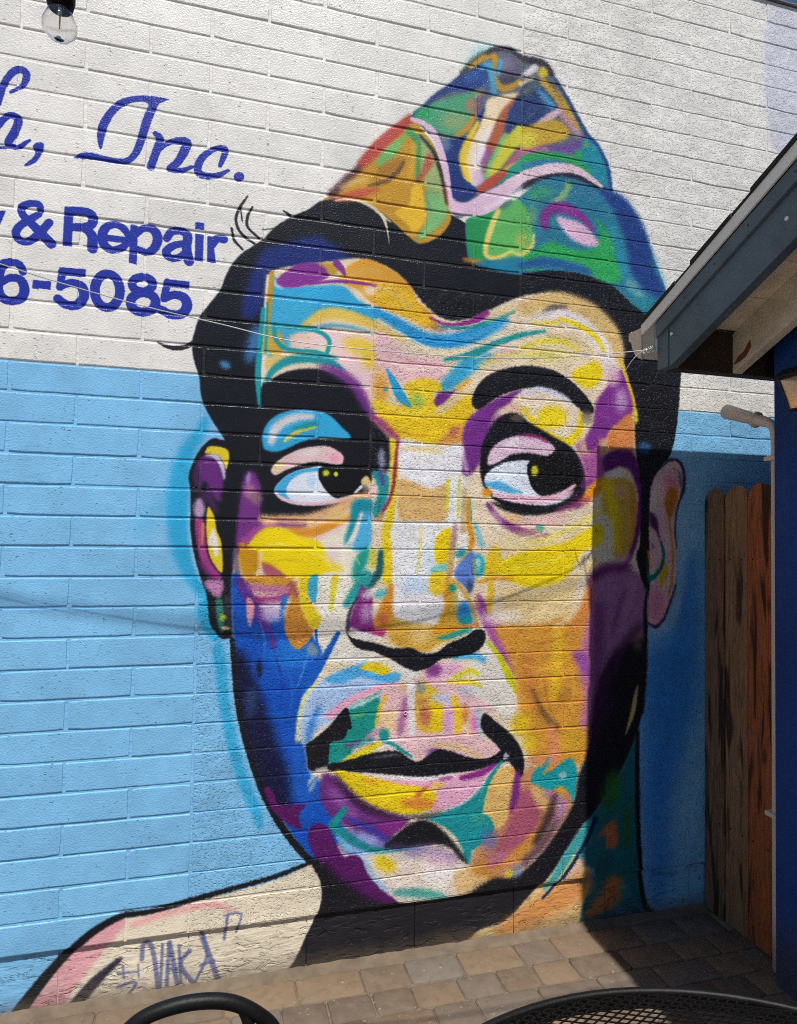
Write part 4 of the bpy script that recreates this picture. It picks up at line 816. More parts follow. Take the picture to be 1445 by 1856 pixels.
('S',(76,72,72),6.1,0.85,[1318,365,1368,386,1423,394],[9.6,23.9,14.3]),
('S',(240,216,30),3.7,1,[1393,343,1484,322,1562,281,1604,222],[14.6,24.4,24.4,12.2]),
('S',(226,202,60),6.9,0.9,[1264,309,1388,326],[14.2,21.3]),
('P',(232,218,140),15.2,0.8,[1465,201,1440,177,1375,158,1295,152,1231,159,1207,178,1231,201,1294,220,1374,228,1440,220],1),
('S',(236,216,60),5.2,0.95,[1221,206,1322,243,1414,247,1485,221],[11.9,21.4,21.4,14.3]),
('S',(236,216,80),6.8,0.7,[1256,187,1359,183],[14.2,18.9]),
('P',(238,212,20),5.4,1,[1450,122,1511,159,1563,182,1594,129,1553,72,1497,70],1),
('P',(228,182,204),10.6,0.9,[1678,126,1672,101,1657,84,1637,83,1621,97,1615,121,1621,146,1637,163,1656,164,1672,150],1),
('S',(200,170,110),5.3,0.5,[1334,271,1459,274,1549,231],[12.1,16.9,9.6]),
('P',(236,200,192),9.9,0.8,[1186,202,1180,187,1157,171,1126,160,1098,159,1085,168,1091,184,1113,200,1145,210,1172,211],1),
('S',(236,215,120),8.3,0.8,[1046,120,1116,153,1212,172],[18.4,27.5,18.4]),
('P',(236,212,150),19.7,0.7,[1416,-590,1388,-630,1314,-654,1224,-655,1153,-631,1125,-593,1152,-554,1223,-530,1313,-528,1387,-551],1),
('P',(242,214,20),6.8,1,[1138,-702,1149,-650,1269,-609,1416,-577,1511,-526,1593,-497,1593,-577,1507,-612,1447,-702,1397,-738,1294,-759,1217,-746],1),
('S',(236,218,110),6.9,0.8,[1268,-581,1391,-546,1516,-487,1593,-440],[19,23.8,28.5,19]),
('S',(234,200,40),6.5,0.8,[1114,-637,1103,-723],[27,13.5]),
('P',(232,206,150),10.1,1,[1150,-750,1294,-768,1442,-724,1568,-634,1574,-702,1544,-792,1493,-859,1369,-890,1223,-899,1163,-854],1),
('P',(238,226,214),12.9,0.8,[1242,-873,1225,-890,1180,-901,1125,-899,1080,-888,1063,-870,1080,-852,1124,-842,1179,-843,1225,-854],1),
('P',(238,230,222),13.6,0.7,[1535,-777,1514,-826,1490,-854,1472,-850,1467,-815,1476,-762,1496,-713,1521,-685,1539,-689,1544,-724],1),
('S',(234,190,40),4.9,1,[1103,-741,1100,-810,1095,-857],[26.9,26.9,9]),
('S',(226,160,50),3.4,1,[1047,-732,1103,-723,1198,-715],[11.3,15.8,11.3]),
('P',(216,152,56),10,1,[1124,-909,1272,-904,1394,-884,1503,-837,1584,-714,1601,-906,1566,-1063,1542,-1353,1528,-1467,1374,-1477,1282,-1448,1257,-1334,1232,-1268,1211,-1120,1172,-1006],1),
('S',(236,188,42),13.3,0.9,[1404,-947,1395,-1057,1381,-1189],[42,56,42]),
('P',(228,192,30),12.9,0.95,[1280,-1297,1272,-1324,1251,-1340,1224,-1338,1203,-1320,1194,-1292,1202,-1264,1223,-1248,1250,-1250,1272,-1268],1),
('P',(226,192,40),11.4,0.8,[1310,-1370,1304,-1393,1287,-1406,1266,-1404,1249,-1389,1243,-1366,1249,-1343,1265,-1330,1286,-1332,1303,-1347],1),
('S',(202,122,62),13.1,0.7,[1268,-1052,1279,-1151,1318,-1251],[59.7,50.5,32.1]),
('S',(222,146,70),10.2,0.8,[1548,-770,1513,-860,1444,-948],[38.1,47.6,33.3]),
('S',(110,80,40),6.7,0.8,[1284,-1158,1333,-1252,1392,-1317],[9.2,25.4,32.3]),
('S',(150,105,45),8.4,0.6,[1455,-1170,1411,-1203],[18.7,28.1]),
('S',(226,140,112),10,0.85,[1373,-1315,1388,-1435],[32.4,46.3]),
('P',(205,160,40),13.4,0.7,[1505,-1372,1496,-1406,1474,-1425,1446,-1423,1424,-1400,1415,-1366,1423,-1333,1445,-1314,1473,-1316,1496,-1338],1),
('S',(238,222,200),6.9,0.8,[1381,-913,1456,-877,1506,-826],[11.8,18.9,14.2]),
('S',(192,112,172),11.9,0.9,[1574,-793,1550,-950,1525,-1073,1546,-1201,1522,-1307],[38.2,71.6,76.4,57.3,47.7]),
('P',(152,82,168),6.9,0.9,[1459,-1024,1520,-1026,1564,-1130,1520,-1108],1),
('S',(222,140,70),10.3,0.9,[1558,-725,1528,-815,1484,-904],[33.5,43,33.5]),
('P',(160,108,156),8.8,1,[1548,-711,1584,-679,1698,-670,1794,-725,1808,-864,1793,-1037,1705,-1034,1633,-1054,1582,-1176,1547,-1286,1560,-951],1),
('S',(90,26,90),10.5,0.8,[1548,-720,1620,-679,1725,-675],[34.1,48.7,34.1]),
('S',(110,30,100),8.8,0.6,[1709,-771,1673,-862,1648,-953],[19.5,19.5,12.2]),
('P',(150,100,140),17.5,0.5,[1752,-817,1747,-871,1734,-905,1718,-904,1704,-871,1699,-817,1704,-763,1717,-730,1733,-730,1747,-763],1),
('S',(95,30,80),5.3,0.7,[1538,-725,1544,-838],[19.2,9.6]),
('S',(60,25,60),15.7,0.8,[1779,-910,1726,-989,1648,-1066],[24.5,63.7,49]),
('S',(196,150,180),12.3,0.4,[1751,-725,1725,-817,1700,-931],[19.7,34.5,14.8]),
('S',(105,40,105),15.4,0.6,[1590,-838,1581,-1019,1566,-1153],[48,57.7,38.4]),
('S',(120,100,50),2.2,0.6,[1507,-630,1523,-702,1528,-729],[4.8,7.2,4.8]),
('S',(120,100,50),2.2,0.5,[1563,-639,1533,-707],[4.8,7.2]),
('P',(58,22,62),8.7,1,[1572,-1164,1643,-1039,1753,-992,1795,-1025,1727,-1228,1608,-1334,1542,-1366],1),
('P',(20,21,30),8.8,0.9,[1795,-979,1726,-1035,1669,-1101,1633,-1178,1583,-1288,1553,-1387,1649,-1292,1753,-1161,1796,-1071],1),
('P',(20,21,30),6.7,1,[1787,-968,1705,-1027,1680,-1135,1633,-1205,1593,-1289,1558,-1376,1528,-1445,1498,-1504,1484,-1574,1464,-1638,1425,-1700,1365,-1776,1281,-1853,1210,-1889,1140,-1879,1071,-1900,1026,-1925,959,-1938,831,-1944,784,-1978,916,-2057,1029,-2114,1074,-2079,1189,-2054,1282,-1977,1378,-1890,1475,-1770,1535,-1706,1605,-1624,1682,-1524,1754,-1393,1791,-1254,1809,-1072],1),
('S',(58,18,60),13.6,0.8,[1639,-1224,1583,-1333,1548,-1442],[47.8,38.3,23.9]),
('P',(192,168,112),2.9,1,[1756,-1189,1772,-1169,1757,-1275,1730,-1337,1710,-1368,1728,-1296],1),
('P',(150,120,100),10.6,0.6,[1790,-991,1786,-1012,1775,-1025,1762,-1025,1751,-1011,1747,-990,1751,-968,1762,-955,1775,-955,1786,-969],1),
('P',(22,158,168),3.5,1,[1283,-1522,1301,-1478,1337,-1459,1354,-1430,1367,-1450,1345,-1484,1374,-1486,1423,-1455,1460,-1444,1483,-1481,1488,-1526,1483,-1561,1474,-1623,1459,-1589,1424,-1564,1387,-1563,1351,-1564,1312,-1546],1),
('P',(190,205,205),5.1,0.8,[1441,-1511,1438,-1520,1429,-1525,1418,-1524,1410,-1517,1406,-1508,1409,-1499,1418,-1495,1429,-1495,1437,-1502],1),
('S',(215,150,60),3.5,0.9,[1338,-1496,1379,-1469],[11.5,9.2]),
('P',(216,156,50),5.1,0.9,[1441,-1575,1436,-1587,1423,-1594,1406,-1592,1392,-1583,1387,-1570,1392,-1557,1406,-1551,1422,-1552,1436,-1561],1),
('P',(205,130,130),8.3,0.6,[1398,-1448,1384,-1456,1348,-1459,1303,-1456,1267,-1448,1253,-1438,1267,-1430,1303,-1427,1348,-1430,1384,-1438],1),
('P',(172,88,112),9.7,1,[1208,-1636,1254,-1554,1341,-1583,1320,-1685,1261,-1769,1144,-1778,1152,-1736],1),
('S',(122,40,132),6.5,1,[1225,-1487,1219,-1560,1203,-1622],[22.5,38.3,27]),
('P',(222,184,112),8.2,0.9,[1283,-1541,1338,-1557,1370,-1614,1351,-1645,1307,-1610],1),
('S',(178,132,188),9.9,0.85,[1351,-1571,1420,-1625,1386,-1696],[23.1,46.1,27.7]),
('S',(56,38,44),9.9,0.9,[1390,-1583,1361,-1672,1309,-1757],[18.4,41.3,36.7]),
('S',(96,72,96),9.8,0.85,[1396,-1692,1328,-1781,1257,-1837],[31.9,41.1,36.5]),
('S',(216,150,60),6.5,0.85,[1294,-1730,1200,-1818,1135,-1853],[22.4,33.6,22.4]),
('P',(216,206,42),4.9,0.9,[1210,-1870,1207,-1880,1197,-1885,1186,-1883,1176,-1876,1173,-1866,1176,-1856,1185,-1851,1197,-1852,1206,-1860],1),
('P',(120,142,176),8.1,0.8,[1247,-1876,1234,-1887,1219,-1890,1208,-1883,1204,-1868,1210,-1852,1223,-1840,1239,-1837,1250,-1845,1254,-1859],1),
('S',(190,140,165),4.9,0.7,[1152,-1867,1210,-1836],[13.4,8.9]),
('P',(218,180,188),2.9,1,[1885,-247,1918,-217,1959,-213,1987,-240,1996,-285,1990,-340,1971,-398,1954,-457,1951,-526,1960,-594,1957,-662,1949,-754,1930,-813,1897,-884,1857,-925,1822,-909,1803,-855,1800,-797,1808,-763,1821,-702,1823,-595,1820,-518,1823,-432,1828,-345,1855,-281],1),
('P',(212,202,190),9.1,0.9,[1874,-368,1861,-411,1845,-437,1832,-435,1826,-407,1831,-363,1844,-320,1860,-294,1873,-295,1878,-324],1),
('P',(216,130,152),12.8,0.95,[1965,-329,1958,-363,1940,-384,1918,-384,1900,-364,1893,-331,1900,-298,1918,-277,1940,-276,1958,-296],1),
('P',(186,112,36),5.6,1,[1923,-335,1959,-343,1962,-372,1951,-415,1926,-472,1904,-435,1896,-388],1),
('S',(192,142,62),2.9,1,[1921,-463,1929,-538,1941,-608,1935,-726,1919,-791],[10.2,10.2,10.2,10.2,12.7]),
('P',(74,34,82),5.5,1,[1823,-441,1858,-464,1866,-501,1853,-516,1826,-493],1),
('S',(74,34,82),3.8,1,[1853,-492,1875,-557],[15.1,7.6]),
('P',(110,90,130),3.8,0.7,[1848,-586,1846,-594,1842,-599,1837,-599,1833,-594,1831,-586,1833,-578,1837,-573,1842,-573,1846,-578],1),
('P',(212,132,162),10.8,0.9,[1900,-833,1891,-877,1868,-903,1840,-903,1817,-876,1808,-832,1817,-789,1839,-762,1868,-762,1891,-789],1),
('P',(208,168,40),4.7,1,[1891,-646,1916,-679,1902,-726,1881,-763,1870,-721],1),
('S',(200,150,40),3.8,0.9,[1815,-609,1826,-679],[15,7.5]),
('S',(14,112,102),2.8,1,[1880,-567,1894,-620,1880,-674,1843,-716,1810,-707,1805,-633],[10.1,15.1,17.6,22.6,22.6,12.6]),
('P',(14,112,102),3.7,1,[1799,-623,1816,-702,1843,-721,1810,-753,1797,-767],1),
('S',(52,38,66),3.1,1,[1885,-247,1920,-217,1959,-215,1987,-242,1996,-290,1990,-342,1968,-400,1954,-460,1951,-528,1960,-596],[5.1,10.3,12.8,15.4,15.4,18,10.3,7.7,7.7,5.1]),
('S',(60,40,70),3.4,1,[1955,-749,1930,-815,1897,-887,1857,-925,1822,-909],[7.6,10.1,12.6,15.1,10.1]),
('S',(60,40,70),4.8,0.8,[1940,-249,1968,-267,1979,-324],[7.7,12.9,10.3]),
('S',(225,190,190),3.8,0.8,[1901,-255,1945,-244,1968,-277],[10.3,12.8,7.7]),
('S',(20,21,30),3.8,1,[1803,-283,1799,-470,1794,-679,1810,-753],[40,35,35,20]),
('S',(20,21,30),4.6,1,[1821,-749,1805,-841,1804,-1072,1788,-1277],[14.9,17.4,19.9,19.9]),
('P',(230,196,134),4.2,1,[1535,-1711,1551,-1862,1528,-2122,1284,-2143,1143,-2137,1020,-2126,1069,-2079,1189,-2054,1282,-1977,1378,-1890,1475,-1770],1),
('P',(24,106,116),5.3,1,[1749,-1400,1770,-1344,1776,-1526,1780,-1753,1788,-1934,1815,-2072,1842,-2116,1629,-2127,1518,-2129,1527,-2034,1571,-1908,1506,-1857,1525,-1727,1605,-1624,1682,-1524],1),
('S',(218,144,78),16.2,0.9,[1516,-1959,1403,-2005,1283,-2054,1171,-2097],[113.7,100.1,91,59.1]),
('S',(232,180,180),6.8,0.8,[1516,-1858,1452,-1916],[23.3,18.6]),
('S',(180,205,190),6.3,0.6,[1120,-2107,1020,-2126],[21.8,17.4]),
('S',(70,172,178),5.1,1,[1545,-1720,1466,-1809,1393,-1905,1354,-1952],[51,41.7,32.4,18.5]),
('S',(30,150,155),6.8,0.7,[1540,-1773,1488,-1833],[32.8,18.8]),
('P',(40,110,36),15.4,0.85,[1686,-1599,1667,-1644,1640,-1668,1615,-1661,1602,-1627,1606,-1577,1625,-1531,1652,-1507,1677,-1513,1691,-1549],1),
('P',(40,110,36),10.4,0.8,[1738,-1749,1734,-1801,1725,-1833,1714,-1831,1705,-1798,1701,-1745,1704,-1693,1713,-1661,1725,-1662,1734,-1695],1),
('P',(186,106,66),6.9,1,[1636,-1716,1667,-1715,1676,-1814,1627,-1820,1616,-1763,1571,-1785],1),
('P',(196,120,66),11.9,0.95,[1648,-1935,1715,-1974,1685,-2059,1583,-2094,1527,-2087,1602,-2000],1),
('S',(60,140,170),10.3,0.5,[1705,-1991,1757,-2064,1680,-2099],[33.6]),
('S',(30,60,80),13.5,0.4,[1627,-1871,1526,-1947],[47.2]),
('S',(40,80,150),7,0.6,[1628,-2103,1810,-2105],[19.2]),
('S',(14,44,86),2.3,1,[1573,-1697,1530,-1785,1432,-1909,1345,-1989],[20.9,18.6,14,11.6]),
('S',(16,16,24),3.7,1,[1770,-1356,1768,-1526,1774,-1752,1788,-1934,1815,-2072,1853,-2126],[14.7,19.5,19.5,19.5,22,26.9]),
('P',(232,220,196),2.7,1,[436,-1739,454,-1816,455,-1894,413,-1986,322,-2125,110,-2134,-158,-2138,-343,-2159,-440,-2198,-553,-2178,-477,-2053,-366,-1938,-217,-1852,2,-1826,291,-1786],1),
('S',(230,168,174),5,1,[-227,-1867,-308,-1941,-393,-2038,-471,-2151],[44.7,79,92.8,96.2]),
('S',(238,162,168),6.6,0.8,[-182,-1877,-95,-1856,3,-1845,85,-1846,156,-1878],[22,22,18.3,18.3,11]),
('S',(52,50,66),3.2,1,[-220,-1991,-293,-2051,-354,-2119,-396,-2175],[17.3,34.5,38,41.4]),
('P',(215,200,190),12,0.35,[-393,-2049,-399,-2064,-415,-2072,-435,-2069,-451,-2056,-458,-2038,-452,-2023,-437,-2015,-416,-2018,-400,-2031],1),
('S',(20,21,30),2.4,1,[420,-1739,369,-1751,291,-1773,158,-1795,2,-1820,-131,-1840,-217,-1843,-298,-1879,-367,-1933,-427,-1994,-489,-2071,-547,-2155],[10.8,14.4,16.2,18,19.8,18,21.6,25.2,27,30.6,37.7,46.7]),
('P',(20,21,30),2.2,1,[412,-1733,444,-1736,470,-1818,471,-1897,413,-1996,453,-1894,452,-1816],1),
('S',(98,104,150),1.9,0.8,[-150,-2001,-147,-1955,-127,-1952,-110,-2004,-92,-2133],[15]),
('S',(98,104,150),1.9,0.8,[-85,-1963,-89,-2127],[10.1]),
('S',(98,104,150),1.9,0.8,[-64,-1959,-68,-2107],[12.7]),
('S',(98,104,150),1.9,0.8,[-62,-1959,-31,-2113],[15.2]),
('S',(98,104,150),1.9,0.8,[-66,-2045,-39,-2052],[10.1]),
('S',(98,104,150),1.9,0.8,[-31,-1972,-22,-2100],[10.2]),
('S',(98,104,150),1.9,0.8,[4,-1995,-24,-2042,38,-2132],[15.4]),
('S',(98,104,150),1.9,0.8,[40,-1933,55,-1977,60,-2030,24,-2107],[10.3]),
('S',(98,104,150),1.9,0.8,[46,-1957,106,-2121],[18.2]),
('S',(98,104,150),1.9,0.8,[41,-2052,84,-2040],[10.3]),
('S',(98,104,150),2,0.8,[115,-1887,173,-1887,158,-1953],[7.9]),
('S',(98,104,150),2,0.8,[128,-1890,119,-1972],[10.5]),
('S',(98,104,150),1.9,0.8,[-226,-2037,-161,-2041],[7.4]),
('S',(98,104,150),1.9,0.8,[-210,-2014,-204,-2055],[7.4]),
('S',(98,104,150),1.9,0.8,[-161,-2015,-158,-2061],[5]),
('S',(98,104,150),1.8,0.8,[-225,-2081,-166,-2077,-220,-2146],[9.9]),
('S',(150,165,165),3.7,0.3,[1890,-2104,1971,-2104],[7.4]),
('S',(250,228,120),2.1,0.7,[385,-621,447,-645,468,-681],[6.1,10.1,6.1]),
('S',(245,240,235),2.2,0.7,[508,-620,521,-681,514,-742],[6.2,8.2,4.1]),
('S',(250,235,215),2.3,0.6,[664,114,752,83,863,92],[6.5,10.8,6.5]),
('S',(215,150,160),2.3,0.6,[676,136,773,110,885,111],[4.3,8.7,4.3]),
('S',(250,245,235),2.4,0.6,[1022,144,1116,192,1236,226],[4.6,9.2,4.6]),
('S',(220,190,120),2.4,0.6,[1069,137,1188,181,1334,208],[4.6,9.3,4.6]),
('S',(255,240,150),2.5,0.6,[1372,197,1460,187,1537,147],[4.8,9.6,4.8]),
('S',(210,175,60),2.5,0.6,[1359,260,1459,260,1552,213],[4.8,7.2,4.8]),
('S',(250,240,230),2.6,0.6,[1434,294,1536,246,1589,182],[4.9,9.7,4.9]),
('S',(60,140,190),2.3,0.6,[639,276,727,243,816,208],[4.3,8.7,4.3]),
('S',(240,240,245),2.3,0.7,[662,245,750,202,839,167],[4.3,8.7,4.3]),
('S',(20,120,180),2.4,0.6,[907,191,1021,219,1115,277],[4.5,9,4.5]),
('S',(245,225,90),2.3,0.6,[645,-67,732,-89,821,-91],[4.3,8.6,4.3]),
('S',(205,140,30),2.3,0.6,[668,-143,756,-168,844,-171],[6.5,10.8,4.3]),
('S',(205,140,30),2.3,0.6,[700,-84,743,-50],[4.3,8.6]),
('S',(250,240,220),2.3,0.5,[746,-261,823,-275,890,-263],[4.3,10.9,4.3]),
('S',(190,150,90),2.3,0.5,[738,-409,826,-417,915,-399],[4.3,8.7,4.3]),
('S',(250,240,140),2.2,0.5,[549,-624,575,-665],[4.1,6.2]),
('S',(240,230,215),2.4,0.7,[1160,-582,1244,-559,1366,-528],[4.6,9.2,4.6]),
('S',(250,236,120),2.4,0.6,[1197,-680,1318,-662,1441,-617],[4.7,9.3,4.7]),
('S',(225,195,120),2.4,0.6,[1175,-800,1295,-812,1467,-783],[4.6,9.3,4.6]),
('S',(245,220,180),2.5,0.6,[1271,-856,1393,-844,1493,-796],[4.7,9.4,4.7]),
('S',(190,115,40),2.4,0.6,[1248,-965,1333,-978,1444,-948],[4.6,11.6,4.6]),
('S',(235,180,70),2.4,0.6,[1225,-1051,1322,-1081,1420,-1067],[4.6,11.5,4.6]),
('S',(190,110,50),2.4,0.6,[1334,-1110,1347,-1187,1372,-1254],[4.6,11.6,4.6]),
('S',(235,170,60),2.5,0.6,[1444,-1037,1470,-1126,1461,-1237],[4.7,11.8,4.7]),
('S',(245,230,220),2.4,0.6,[1131,-1134,1179,-1200,1203,-1258],[4.5,9,4.5]),
('S',(240,170,190),2.2,0.6,[686,-1185,717,-1160,750,-1150],[4.2,8.4,4.2]),
('S',(250,235,235),2.2,0.6,[667,-1327,742,-1322,818,-1347],[4.2,8.4,4.2]),
('S',(225,160,175),2.3,0.6,[906,-1328,973,-1337,1042,-1359],[4.4,8.7,4.4]),
('S',(250,235,60),2.2,0.7,[565,-1455,649,-1494,734,-1517],[4.1,8.3,4.1]),
('S',(245,200,215),2.3,0.7,[909,-1524,998,-1524,1066,-1496],[4.4,8.7,4.4]),
('S',(225,190,40),2.2,0.7,[607,-1510,692,-1554,778,-1574],[4.2,8.3,4.2]),
('S',(240,230,225),2.2,0.6,[676,-1823,783,-1864,892,-1873],[4.2,10.5,4.2]),
('S',(200,160,150),2.2,0.5,[696,-1805,804,-1834,913,-1827],[4.2,8.4,4.2]),
('S',(120,60,150),2.1,0.6,[525,-1507,588,-1573,672,-1625],[4.1,8.2,4.1]),
('S',(60,130,220),2,0.5,[213,-858,234,-937,232,-996],[3.9,9.7,3.9]),
('S',(40,110,210),2.1,0.5,[314,-1038,336,-1118,326,-1216],[5.9,11.8,3.9]),
('S',(20,60,160),2.1,0.6,[274,-997,300,-1097,290,-1194],[5.9,11.8,3.9]),
('S',(100,170,235),2.1,0.5,[393,-981,370,-1060,348,-1118],[4,8,4]),
('S',(230,210,225),2.1,0.6,[231,-800,270,-816,300,-836],[3.9,7.9,3.9]),
('S',(245,235,140),2.1,0.6,[208,-622,266,-592,345,-601],[4,7.9,4]),
('S',(215,180,20),2.1,0.6,[228,-662,306,-650,386,-661],[4,7.9,4]),
('S',(240,200,140),2.1,0.6,[264,-515,363,-517,464,-490],[4,6,4]),
('S',(20,100,110),2.2,0.6,[651,-411,644,-464,631,-495],[4.2,8.4,4.2]),
('S',(230,200,60),2.3,0.6,[1034,-766,1053,-831],[4.5,6.7]),
]
def build_paint():
    a = paint(OPS) / 255.0
    im = bpy.data.images.new('wall_paint', TW, TH, alpha=False)
    px = np.ones((TH, TW, 4), np.float32); px[..., :3] = a[::-1]
    im.pixels.foreach_set(px.ravel()); im.update(); im.pack()
    return im
PAINT = build_paint()

WALL = empty('block_wall', (0, 0, 0),
    'long white and light blue painted block wall with a huge colourful portrait mural and blue lettering', 'wall')

def wall_material(name, kind):
    nt = NT(name)
    tc = nt.n('ShaderNodeTexCoord'); tc.object = WALL; o = tc.outputs['Object']
    sp = nt.n('ShaderNodeSeparateXYZ'); nt.l(o, sp.inputs[0])
    u = nt.math('DIVIDE', nt.math('SUBTRACT', sp.outputs[0], TX0 / 1000), (TX1 - TX0) / 1000)
    v = nt.math('DIVIDE', nt.math('SUBTRACT', sp.outputs[2], TZ0 / 1000 + G), (TZ1 - TZ0) / 1000)
    cb = nt.n('ShaderNodeCombineXYZ'); nt.l(u, cb.inputs[0]); nt.l(v, cb.inputs[1])
    # brush wobble so paint edges follow the grain of the block
    im = nt.n('ShaderNodeTexImage', image=PAINT, extension='EXTEND', interpolation='Linear')
    wob = nt.n('ShaderNodeTexNoise'); wob.inputs['Scale'].default_value = 90; wob.inputs['Detail'].default_value = 1; nt.l(o, wob.inputs['Vector'])
    ws = nt.n('ShaderNodeVectorMath', operation='SCALE'); ws.inputs['Scale'].default_value = .0022 if kind == 'rough' else .0009
    wc = nt.n('ShaderNodeVectorMath', operation='SUBTRACT'); wc.inputs[1].default_value = (.5, .5, .5); nt.l(wob.outputs['Color'], wc.inputs[0]); nt.l(wc.outputs[0], ws.inputs[0])
    wa = nt.n('ShaderNodeVectorMath', operation='ADD'); nt.l(cb.outputs[0], wa.inputs[0]); nt.l(ws.outputs[0], wa.inputs[1]); nt.l(wa.outputs[0], im.inputs['Vector'])
    col = im.outputs['Color']
    oi = nt.n('ShaderNodeObjectInfo')
    k = nt.math('MULTIPLY_ADD', oi.outputs['Random'], .075, .955)
    cc = nt.n('ShaderNodeCombineXYZ')
    for i in range(3): nt.l(k, cc.inputs[i])
    col = nt.mix(1.0, col, cc.outputs[0], 'MULTIPLY')
    # grime: faint dust in the lows
    dirt = nt.ramp(nt.noise(o, 3.2, 3, .65), [(.35, (0, 0, 0, 1)), (.75, (1, 1, 1, 1))])
    if kind == 'rough':
        grain = nt.noise(nt.mapping(o, (.85, 1, 1.2)), 112, 2, .6, .5)
        big = nt.noise(o, 19, 1, .5)
        worn = nt.ramp(big, [(.40, (.62, .62, .62, 1)), (.62, (1, 1, 1, 1))])       # paint lies thicker in places
        pit = nt.ramp(grain, [(.35, (0, 0, 0, 1)), (.455, (1, 1, 1, 1))])
        h = nt.math('ADD', nt.math('MULTIPLY', nt.math('ADD', nt.math('MULTIPLY', pit, 1.0), nt.math('MULTIPLY', grain, .55)), worn), nt.math('MULTIPLY', big, .45))
        nrm = nt.bump(h, 1.0, .0026)
        rough = .36
    elif kind == 'smooth':
        pn = nt.noise(nt.mapping(o, (.6, 1, 1.5)), 92, 1, .55, .2)
        gate = nt.noise(o, 8, 2, .6)
        thr = nt.math('MULTIPLY_ADD', gate, .30, .135)
        pr = nt.n('ShaderNodeMapRange'); pr.inputs['From Min'].default_value = -.012; pr.inputs['From Max'].default_value = .045
        nt.l(nt.math('SUBTRACT', thr, pn), pr.inputs['Value'])
        h = nt.math('ADD', nt.math('MULTIPLY', pr.outputs[0], -1.2), nt.math('MULTIPLY', nt.noise(o, 180, 1, .6), .42))
        h = nt.math('ADD', h, nt.math('MULTIPLY', gate, .5))
        nrm = nt.bump(h, 1.0, .0036)
        rough = .34
    else:                               # mortar and base: trowelled
        h = nt.math('ADD', nt.noise(nt.mapping(o, (.35, 1, 1)), 60, 3, .6, .4), .0)
        if kind == 'base':
            cr = nt.noise(nt.mapping(o, (.4, 1, 1.4)), 24, 4, .65, 1.2)
            h = nt.math('ADD', h, nt.math('MULTIPLY', nt.ramp(cr, [(.36, (0, 0, 0, 1)), (.45, (1, 1, 1, 1))]), 1.2))
        nrm = nt.bump(h, 1.0, .004 if kind == 'base' else .003)
        rough = .6
        col = nt.mix(.02, col, srgb((120, 112, 100)))
    if kind == 'base':
        edge = nt.math('ADD', sp.outputs[2], nt.math('MULTIPLY', nt.noise(o, 9, 5, .7), -.10))
        mr = nt.n('ShaderNodeMapRange'); mr.inputs['From Min'].default_value = .030; mr.inputs['From Max'].default_value = -.035; nt.l(edge, mr.inputs['Value'])
        col = nt.mix(nt.math('MULTIPLY', mr.outputs[0], .60), col, srgb((92, 80, 66)))
    col = nt.mix(nt.math('MULTIPLY', dirt, .03), col, srgb((110, 100, 88)))
    return nt.set(col, rough, nrm, spec=.30)
M_SMOOTH = wall_material('painted_block', 'smooth'); M_ROUGH = wall_material('painted_rough_block', 'rough')
M_JOINT = wall_material('painted_mortar', 'joint'); M_BASE = wall_material('painted_base', 'base')

# =====================================================================
#  THE BLOCK WALL
# =====================================================================
CH, CL = .1016, .4064
WX0, WX1 = -2.4, 5.2
def seam(rw):                       # where the smooth section ends and the rough one begins
    return 3 * CL if rw < -4 else (1.5 * CL if rw < 7 else 0.0)
_cache = {}
def block_mesh(w, h, kind, var):
    key = (round(w, 3), round(h, 3), kind, var)
    if key in _cache: return _cache[key]
    rng = random.Random(hash(key) & 0xffff)
    ch = .0030 if kind == 'smooth' else .0022
    jit = .0006 if kind == 'smooth' else .0015
    nx, nz = (8, 2)
    per = []
    for i in range(nx): per.append((-w/2 + w*i/nx, -h/2))
    for i in range(nz): per.append((w/2, -h/2 + h*i/nz))
    for i in range(nx): per.append((w/2 - w*i/nx, h/2))
    for i in range(nz): per.append((-w/2, h/2 - h*i/nz))
    per = [(x + rng.uniform(-jit, jit), z + rng.uniform(-jit, jit)) for x, z in per]
    for q in (0, nx, nx + nz, 2*nx + nz):
        if rng.random() < .6:
            k_ = rng.uniform(.0015, .0042); x, z = per[q]; per[q] = (x - math.copysign(k_, x), z - math.copysign(k_ * .8, z))
    n = len(per); v = []; 
    for x, z in per: v.append((x, .06, z))
    for x, z in per: v.append((x, ch * .9, z))
    for x, z in per:
        q = ch * rng.uniform(.75, 1.25)
        sx = (1 if x > 0 else -1) if abs(abs(x) - w/2) < .004 else 0
        sz = (1 if z > 0 else -1) if abs(abs(z) - h/2) < .004 else 0
        v.append((x - sx*q*.22, ch*.22, z - sz*q*.45))
    for x, z in per:
        q = ch * rng.uniform(.95, 1.35)
        sx = (1 if x > 0 else -1) if abs(abs(x) - w/2) < .004 else 0
        sz = (1 if z > 0 else -1) if abs(abs(z) - h/2) < .004 else 0
        v.append((x - sx*q*.5, 0, z - sz*q))
    f = []
    for L in range(3):
        for i in range(n):
            j = (i + 1) % n
            f.append((L*n + i, L*n + j, (L+1)*n + j, (L+1)*n + i))
    f.append(tuple(3*n + i for i in range(n)))
    me = mesh('block', v, f, M_SMOOTH if kind == 'smooth' else M_ROUGH)
    me.polygons.foreach_set('use_smooth', [False]*(3*n) + [False])
    _cache[key] = me; return me
cand = []
rng = random.Random(5)
